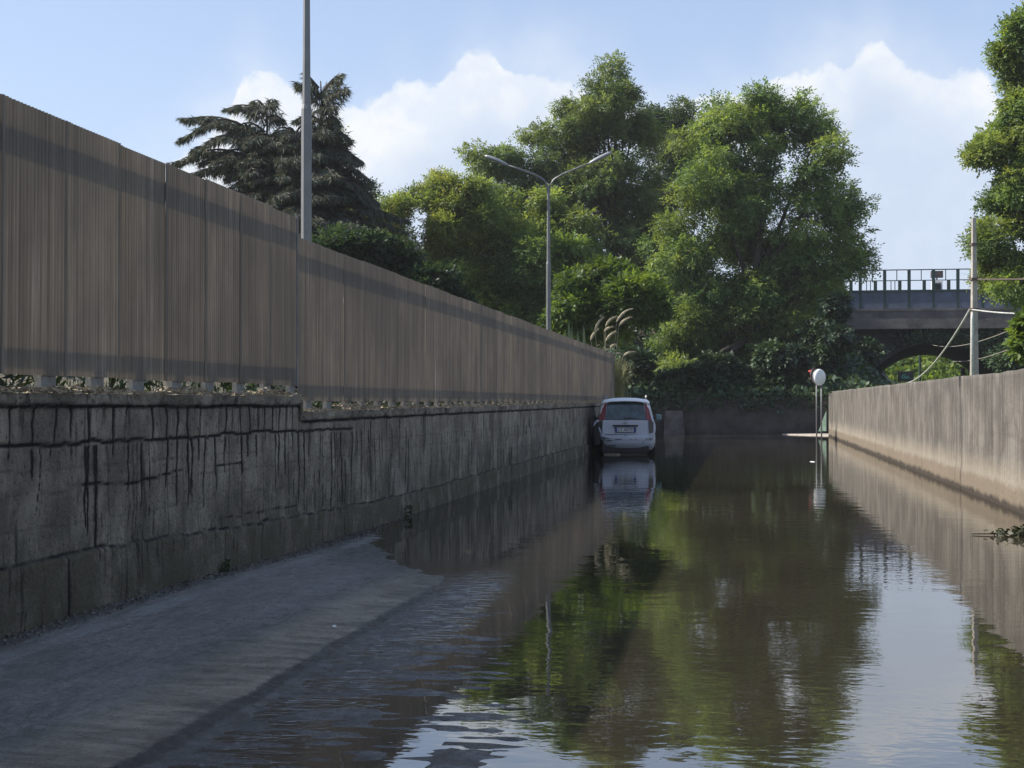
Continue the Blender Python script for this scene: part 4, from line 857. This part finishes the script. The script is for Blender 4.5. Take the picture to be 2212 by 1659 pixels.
def car():
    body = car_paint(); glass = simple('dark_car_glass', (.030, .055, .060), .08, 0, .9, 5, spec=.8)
    redl = simple('red_tail_lens', (.20, .018, .02), .25, 0, .2, 8, spec=.7); blk = simple('black_plastic', (.013, .013, .014), .6); tyre = simple('tyre_rubber', (.012, .012, .013), .85)
    pw = simple('plate_white', (.55, .55, .55), .5, 0, .05); pb = simple('plate_blue', (.02, .05, .25), .5); dk = simple('dent_grime', (.07, .075, .085), .8); lmp = simple('grey_lamp_lens', (.05, .045, .04), .3, spec=.6); rim_ = simple('wheel_rim', (.25, .25, .26), .5, .5)
    p = onz(1351, 984, -.02); root = empty('parked_car', (p[0], p[1], -.05), R(4.3), label='small white hatchback seen from behind in the flood water, rear left corner damaged', cat='car')
    half = [(0, .42), (.60, .42), (.715, .46), (.775, .56), (.80, .70), (.795, .84), (.75, .965), (.70, 1.16), (.655, 1.33), (.60, 1.45), (.46, 1.525), (.2, 1.548), (0, 1.552)]
    def ring(y, sx=1., zs=None, lift=0., slope=0.):
        out = []
        for x, z in half:
            zz = z if zs is None else zs(z)
            out.append((x * sx, y + slope * max(0, zz - .95), zz))
        return out + [(-a, b_, c_) for a, b_, c_ in out[-2:0:-1]]
    hood = lambda k: (lambda z: z if z < .95 else .95 + (z - .95) * k)
    st_ = [ring(-.0, .93, None, 0, .36), ring(.03, .985, None, 0, .34), ring(.18, 1., None, 0, .26), ring(.8, 1.01, None, 0, .08), ring(1.6, 1.01), ring(2.1, 1.0, hood(.97)), ring(2.75, .99, hood(.18)), ring(3.25, .96, hood(.03)), ring(3.5, .88, lambda z: min(z, .80)), ring(3.54, .8, lambda z: min(z, .7))]
    m = len(st_[0]); vs = [v for s_ in st_ for v in s_]; fs = [(i * m + k, i * m + (k + 1) % m, (i + 1) * m + (k + 1) % m, (i + 1) * m + k) for i in range(len(st_) - 1) for k in range(m)]
    fs = [tuple(reversed(f)) for f in fs] + [tuple(range(m)), tuple(reversed([(len(st_) - 1) * m + k for k in range(m)]))]
    # dented rear left corner
    vv = []
    for x, y, z in vs:
        if x < -.6 and y < .25 and z < .97: x += .06 * (1 - y / .25); y += .05
        vv.append((x, y, z))
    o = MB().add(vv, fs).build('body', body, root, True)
    bv = o.modifiers.new('b', 'BEVEL'); bv.width = .02; bv.segments = 2; bv.limit_method = 'ANGLE'; bv.angle_limit = R(40)
    ry = lambda z: .36 * max(0, z - .95)                # how far the tailgate leans in at height z
    def slab(name, poly, mat, pr=.012, th=.02, par=root, bev=.004):
        q = [(x, ry(z) - pr + (.022 if abs(x) > .55 else 0), z) for x, z in poly]; nq = len(q)
        o = MB().add(q + [(x, y + th, z) for x, y, z in q], [tuple(range(nq)), tuple(reversed(range(nq, 2 * nq)))] + [(k, k + nq, (k + 1) % nq + nq, (k + 1) % nq) for k in range(nq)])
        return o.build(name, mat, par, bevel=bev)
    sp_ = []
    for x, z0_, z1_ in ((-.635, 1.385, 1.455), (-.56, 1.43, 1.51), (-.3, 1.462, 1.548), (0, 1.47, 1.558), (.3, 1.462, 1.548), (.56, 1.43, 1.51), (.635, 1.385, 1.455)): sp_ += [(x, .02, z0_), (x, .03, z0_ + .02), (x, .20, z1_ + .004), (x, .32, z1_ + .004)]
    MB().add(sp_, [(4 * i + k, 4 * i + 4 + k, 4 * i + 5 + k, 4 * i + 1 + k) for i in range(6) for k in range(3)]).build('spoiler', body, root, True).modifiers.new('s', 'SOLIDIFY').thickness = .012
    slab('rear_window', [(-.525, .985), (.525, .985), (.49, 1.40), (.42, 1.445), (0, 1.455), (-.42, 1.445), (-.49, 1.40)], glass, .016, .02)
    for s in (-1, 1):
        slab('tail_light', [(s * .54, .975), (s * .715, .945), (s * .67, 1.20), (s * .615, 1.395), (s * .505, 1.40), (s * .53, 1.1)][::s], redl, .010, .03)
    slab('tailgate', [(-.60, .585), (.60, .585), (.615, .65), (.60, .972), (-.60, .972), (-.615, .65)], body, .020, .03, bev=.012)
    slab('handle_strip', [(-.33, .80), (.33, .80), (.345, .815), (.33, .84), (-.33, .84), (-.345, .815)], blk, .045, .03)
    slab('badge', [(-.05, .875), (.05, .875), (.06, .90), (0, .935), (-.06, .90)], simple('chrome_badge', (.25, .27, .3), .3, .8), .026, .01)
    pl = slab('number_plate', [(-.255, .655), (.255, .655), (.255, .768), (-.255, .768)], pw, .034, .012)
    slab('plate_frame', [(-.275, .635), (.275, .635), (.285, .79), (-.285, .79)], simple('plate_frame_blue', (.03, .045, .10), .5), .028, .012)
    for s in (-1, 1):
        a_, b_ = (.215, .253) if s > 0 else (-.253, -.215); slab('plate_band', [(a_, .657), (b_, .657), (b_, .766), (a_, .766)], pb, .036, .006, pl, 0)
    t = bpy.data.curves.new('plate_text', 'FONT'); t.body = 'CT 387YP'; t.size = .105; t.align_x = 'CENTER'; t.align_y = 'CENTER'; t.extrude = .001; t.materials.append(blk)
    o = link('plate_text', text_mesh(t)); o.parent = pl; o.location = (0, -.041, .712); o.rotation_euler = (math.pi / 2, 0, 0); o.scale = (.9, 1, 1)
    w = slab('wiper', [(-.02, 1.0), (.30, 1.015), (.30, 1.03), (-.02, 1.03)], blk, .03, .01); slab('wiper_pivot', [(-.04, .985), (.02, .985), (.02, 1.035), (-.04, 1.035)], blk, .036, .02, w)
    slab('lower_lamp', [(.622, .61), (.735, .64), (.745, .91), (.70, .94), (.622, .94)], lmp, .045, .06)
    slab('lamp_socket', [(-.625, .60), (-.72, .64), (-.73, .90), (-.70, .93), (-.62, .93)][::-1], blk, .016, .03)
    # bumper: curved shell from the torn left end round to the right wheel
    B = MB(); secs = []; path = [(-.60, .03), (-.55, -.035), (-.3, -.075), (0, -.085), (.3, -.075), (.58, -.04), (.72, .04), (.785, .17), (.80, .34)]
    zt_ = [.52, .56, .575, .58, .58, .585, .60, .61, .60]; zb2 = [.26, .22, .20, .20, .19, .175, .165, .18, .26]
    for (x, y), a_, b_ in zip(path, zt_, zb2):
        for t_, off in ((0, .06), (.02, .012), (.35, 0.), (.42, .012), (.55, .0), (.8, .02), (1, .09)): secs.append((x * (1 - off * .8), y + off, a_ + (b_ - a_) * t_))
    k7 = 7; B.add(secs, [(i * k7 + k, i * k7 + k + 1, (i + 1) * k7 + k + 1, (i + 1) * k7 + k) for i in range(len(path) - 1) for k in range(6)])
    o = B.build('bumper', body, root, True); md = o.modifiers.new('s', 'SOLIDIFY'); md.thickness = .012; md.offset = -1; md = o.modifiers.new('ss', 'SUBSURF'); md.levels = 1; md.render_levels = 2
    for x, z, w_, h2 in ((.56, .47, .035, .03), (.28, .465, .03, .02), (.16, .465, .025, .02), (.47, .385, .06, .02), (-.42, .42, .16, .03), (-.18, .46, .18, .02), (.66, .47, .11, .022), (.0, .56, .05, .015), (-.35, .30, .22, .03)):
        MB().box((x, -.082 + abs(x) ** 2 * .16, z), (w_, .012, h2), -abs(x) * .2 if x < 0 else x * .25).build('scuff', dk, root, bevel=.004)
    # torn white shards by the missing corner
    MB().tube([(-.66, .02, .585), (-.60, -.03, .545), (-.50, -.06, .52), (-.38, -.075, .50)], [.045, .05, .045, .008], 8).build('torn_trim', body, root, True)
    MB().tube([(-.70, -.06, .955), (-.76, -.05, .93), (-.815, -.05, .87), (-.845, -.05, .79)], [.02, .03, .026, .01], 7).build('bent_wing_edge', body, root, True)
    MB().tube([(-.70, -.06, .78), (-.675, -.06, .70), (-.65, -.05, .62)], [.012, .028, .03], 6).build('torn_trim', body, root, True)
    MB().box((-.755, .15, .60), (.19, .36, .62)).build('wheel_housing', blk, root, bevel=.05)
    MB().box((0, 1.75, .33), (1.30, 3.3, .22)).build('underbody', blk, root, bevel=.04)
    MB().box((0, .04, .19), (1.25, .12, .20)).build('rear_valance', blk, root, bevel=.03)
    # side windows, rails, mirrors, wheels
    for s in (-1, 1):
        for y0, y1 in ((.38, 1.0), (1.06, 1.75), (1.82, 2.35)):
            MB().add([(s * .755, y0, 1.0), (s * .755, y1, 1.0), (s * .672, y1 - .05, 1.36), (s * .672, y0 + .1, 1.36)], [(0, 1, 2, 3)]).build('side_window', glass, root)
        MB().tube([(s * .535, .28, 1.50), (s * .545, .30, 1.60), (s * .55, .55, 1.615), (s * .55, 1.9, 1.60), (s * .54, 2.15, 1.53)], [.034, .030, .02, .02, .02], 8).build('roof_rail', simple('rail_grey', (.45, .46, .48), .4), root, True)
        MB().tube([(s * .74, 2.2, .98), (s * .86, 2.18, 1.0)], .02, 6).build('mirror_stalk', blk, root)
        MB().box((s * .915, 2.16, 1.02), (.17, .10, .17)).build('wing_mirror', blk if s < 0 else simple('mirror_teal_glass', (.10, .17, .18), .2), root, bevel=.04)
        for y_ in (.52, 2.85):
            wh = MB().lathe([(.20, -.085), (.285, -.08), (.29, -.04), (.29, .04), (.285, .08), (.20, .085)], 28, Matrix.Translation((s * .70, y_, .29)) @ Matrix.Rotation(R(90), 4, 'Y')).build('wheel', tyre, root, True)
            MB().lathe([(.19, -.088), (.10, -.09), (.03, -.092), (.02, -.092)] if s < 0 else [(.19, .088), (.10, .09), (.03, .092), (.02, .092)], 20, Matrix.Translation((s * .70, y_, .29)) @ Matrix.Rotation(R(90), 4, 'Y')).build('rim', rim_, wh)
    for s in (-1, 1): MB().box((s * .3, 1.0, 1.05), (.42, .12, .55)).build('seat', blk, root, bevel=.05)
car()
# ------------------------------------------------------------------ bits in the water
q = onz(2190, 1155, .01); fb = empty('floating_twig', (q[0], q[1], 0), label='leafy twig floating by the right wall at the edge of the photo', cat='twig')
MB().tube([(-.42, .02, .012), (-.1, 0, .02), (.25, .05, .02), (.5, .02, .01)], [.006, .01, .012, .008], 6).build('stem', BARK, fb)
n = 260; P = np.stack([RS.normal(.18, .16, n), RS.normal(0, .10, n), np.abs(RS.normal(0, .05, n))], -1); V, Fc = scatter_quads(P, .045, .5, 41, .5); me = npmesh('leaves', V, Fc, IVY); cattr(me, 'tint', np.tile((.035, .04, .02, 1), (len(V), 1))); link('leaves', me, fb)
for i, (x, y, lab) in enumerate([(1870, 951, 'pale scrap floating below the far retaining wall'), (1755, 997, 'tiny white scrap floating left of the mirror posts'), (722, 1352, 'tiny white scrap lying on the wet asphalt nearest the seam'), (1095, 838, '')][:3]):
    q = onz(x, y, .006) if i < 2 else onz(x, y, .05); MB().box((0, 0, 0), ((.025 if i == 2 else .05), (.03 if i == 2 else .2), .008), .4, .7).build('litter_scrap', M['white'], label=lab, cat='litter', group='scraps of litter').location = tuple(q)
# weeds at the wall foot
def weed(px, y, s, label):
    x = XL + .05; q = (x, Yx(px, 1000) if y is None else y, 0); q = (x, q[1], float(gz(np.array(x), np.array(q[1])))); n = 60
    root = empty('weed', q, label=label, cat='plant', group='weeds at the foot of the left wall')
    P = np.stack([RS.rand(n) * .08 * s, RS.normal(0, .07 * s, n), RS.rand(n) * .16 * s], -1); V, Fc = scatter_quads(P, .035 * s, 1.6, int(px), .3); me = npmesh('leaves', V, Fc, IVY); cattr(me, 'tint', np.tile((.04, .06, .02, 1), (len(V), 1))); link('leaves', me, root)
weed(370, 11.2, .6, 'small dark weed at the wall foot beside the edge line'); weed(800, 17.6, .9, 'dark weed where the water meets the left wall')
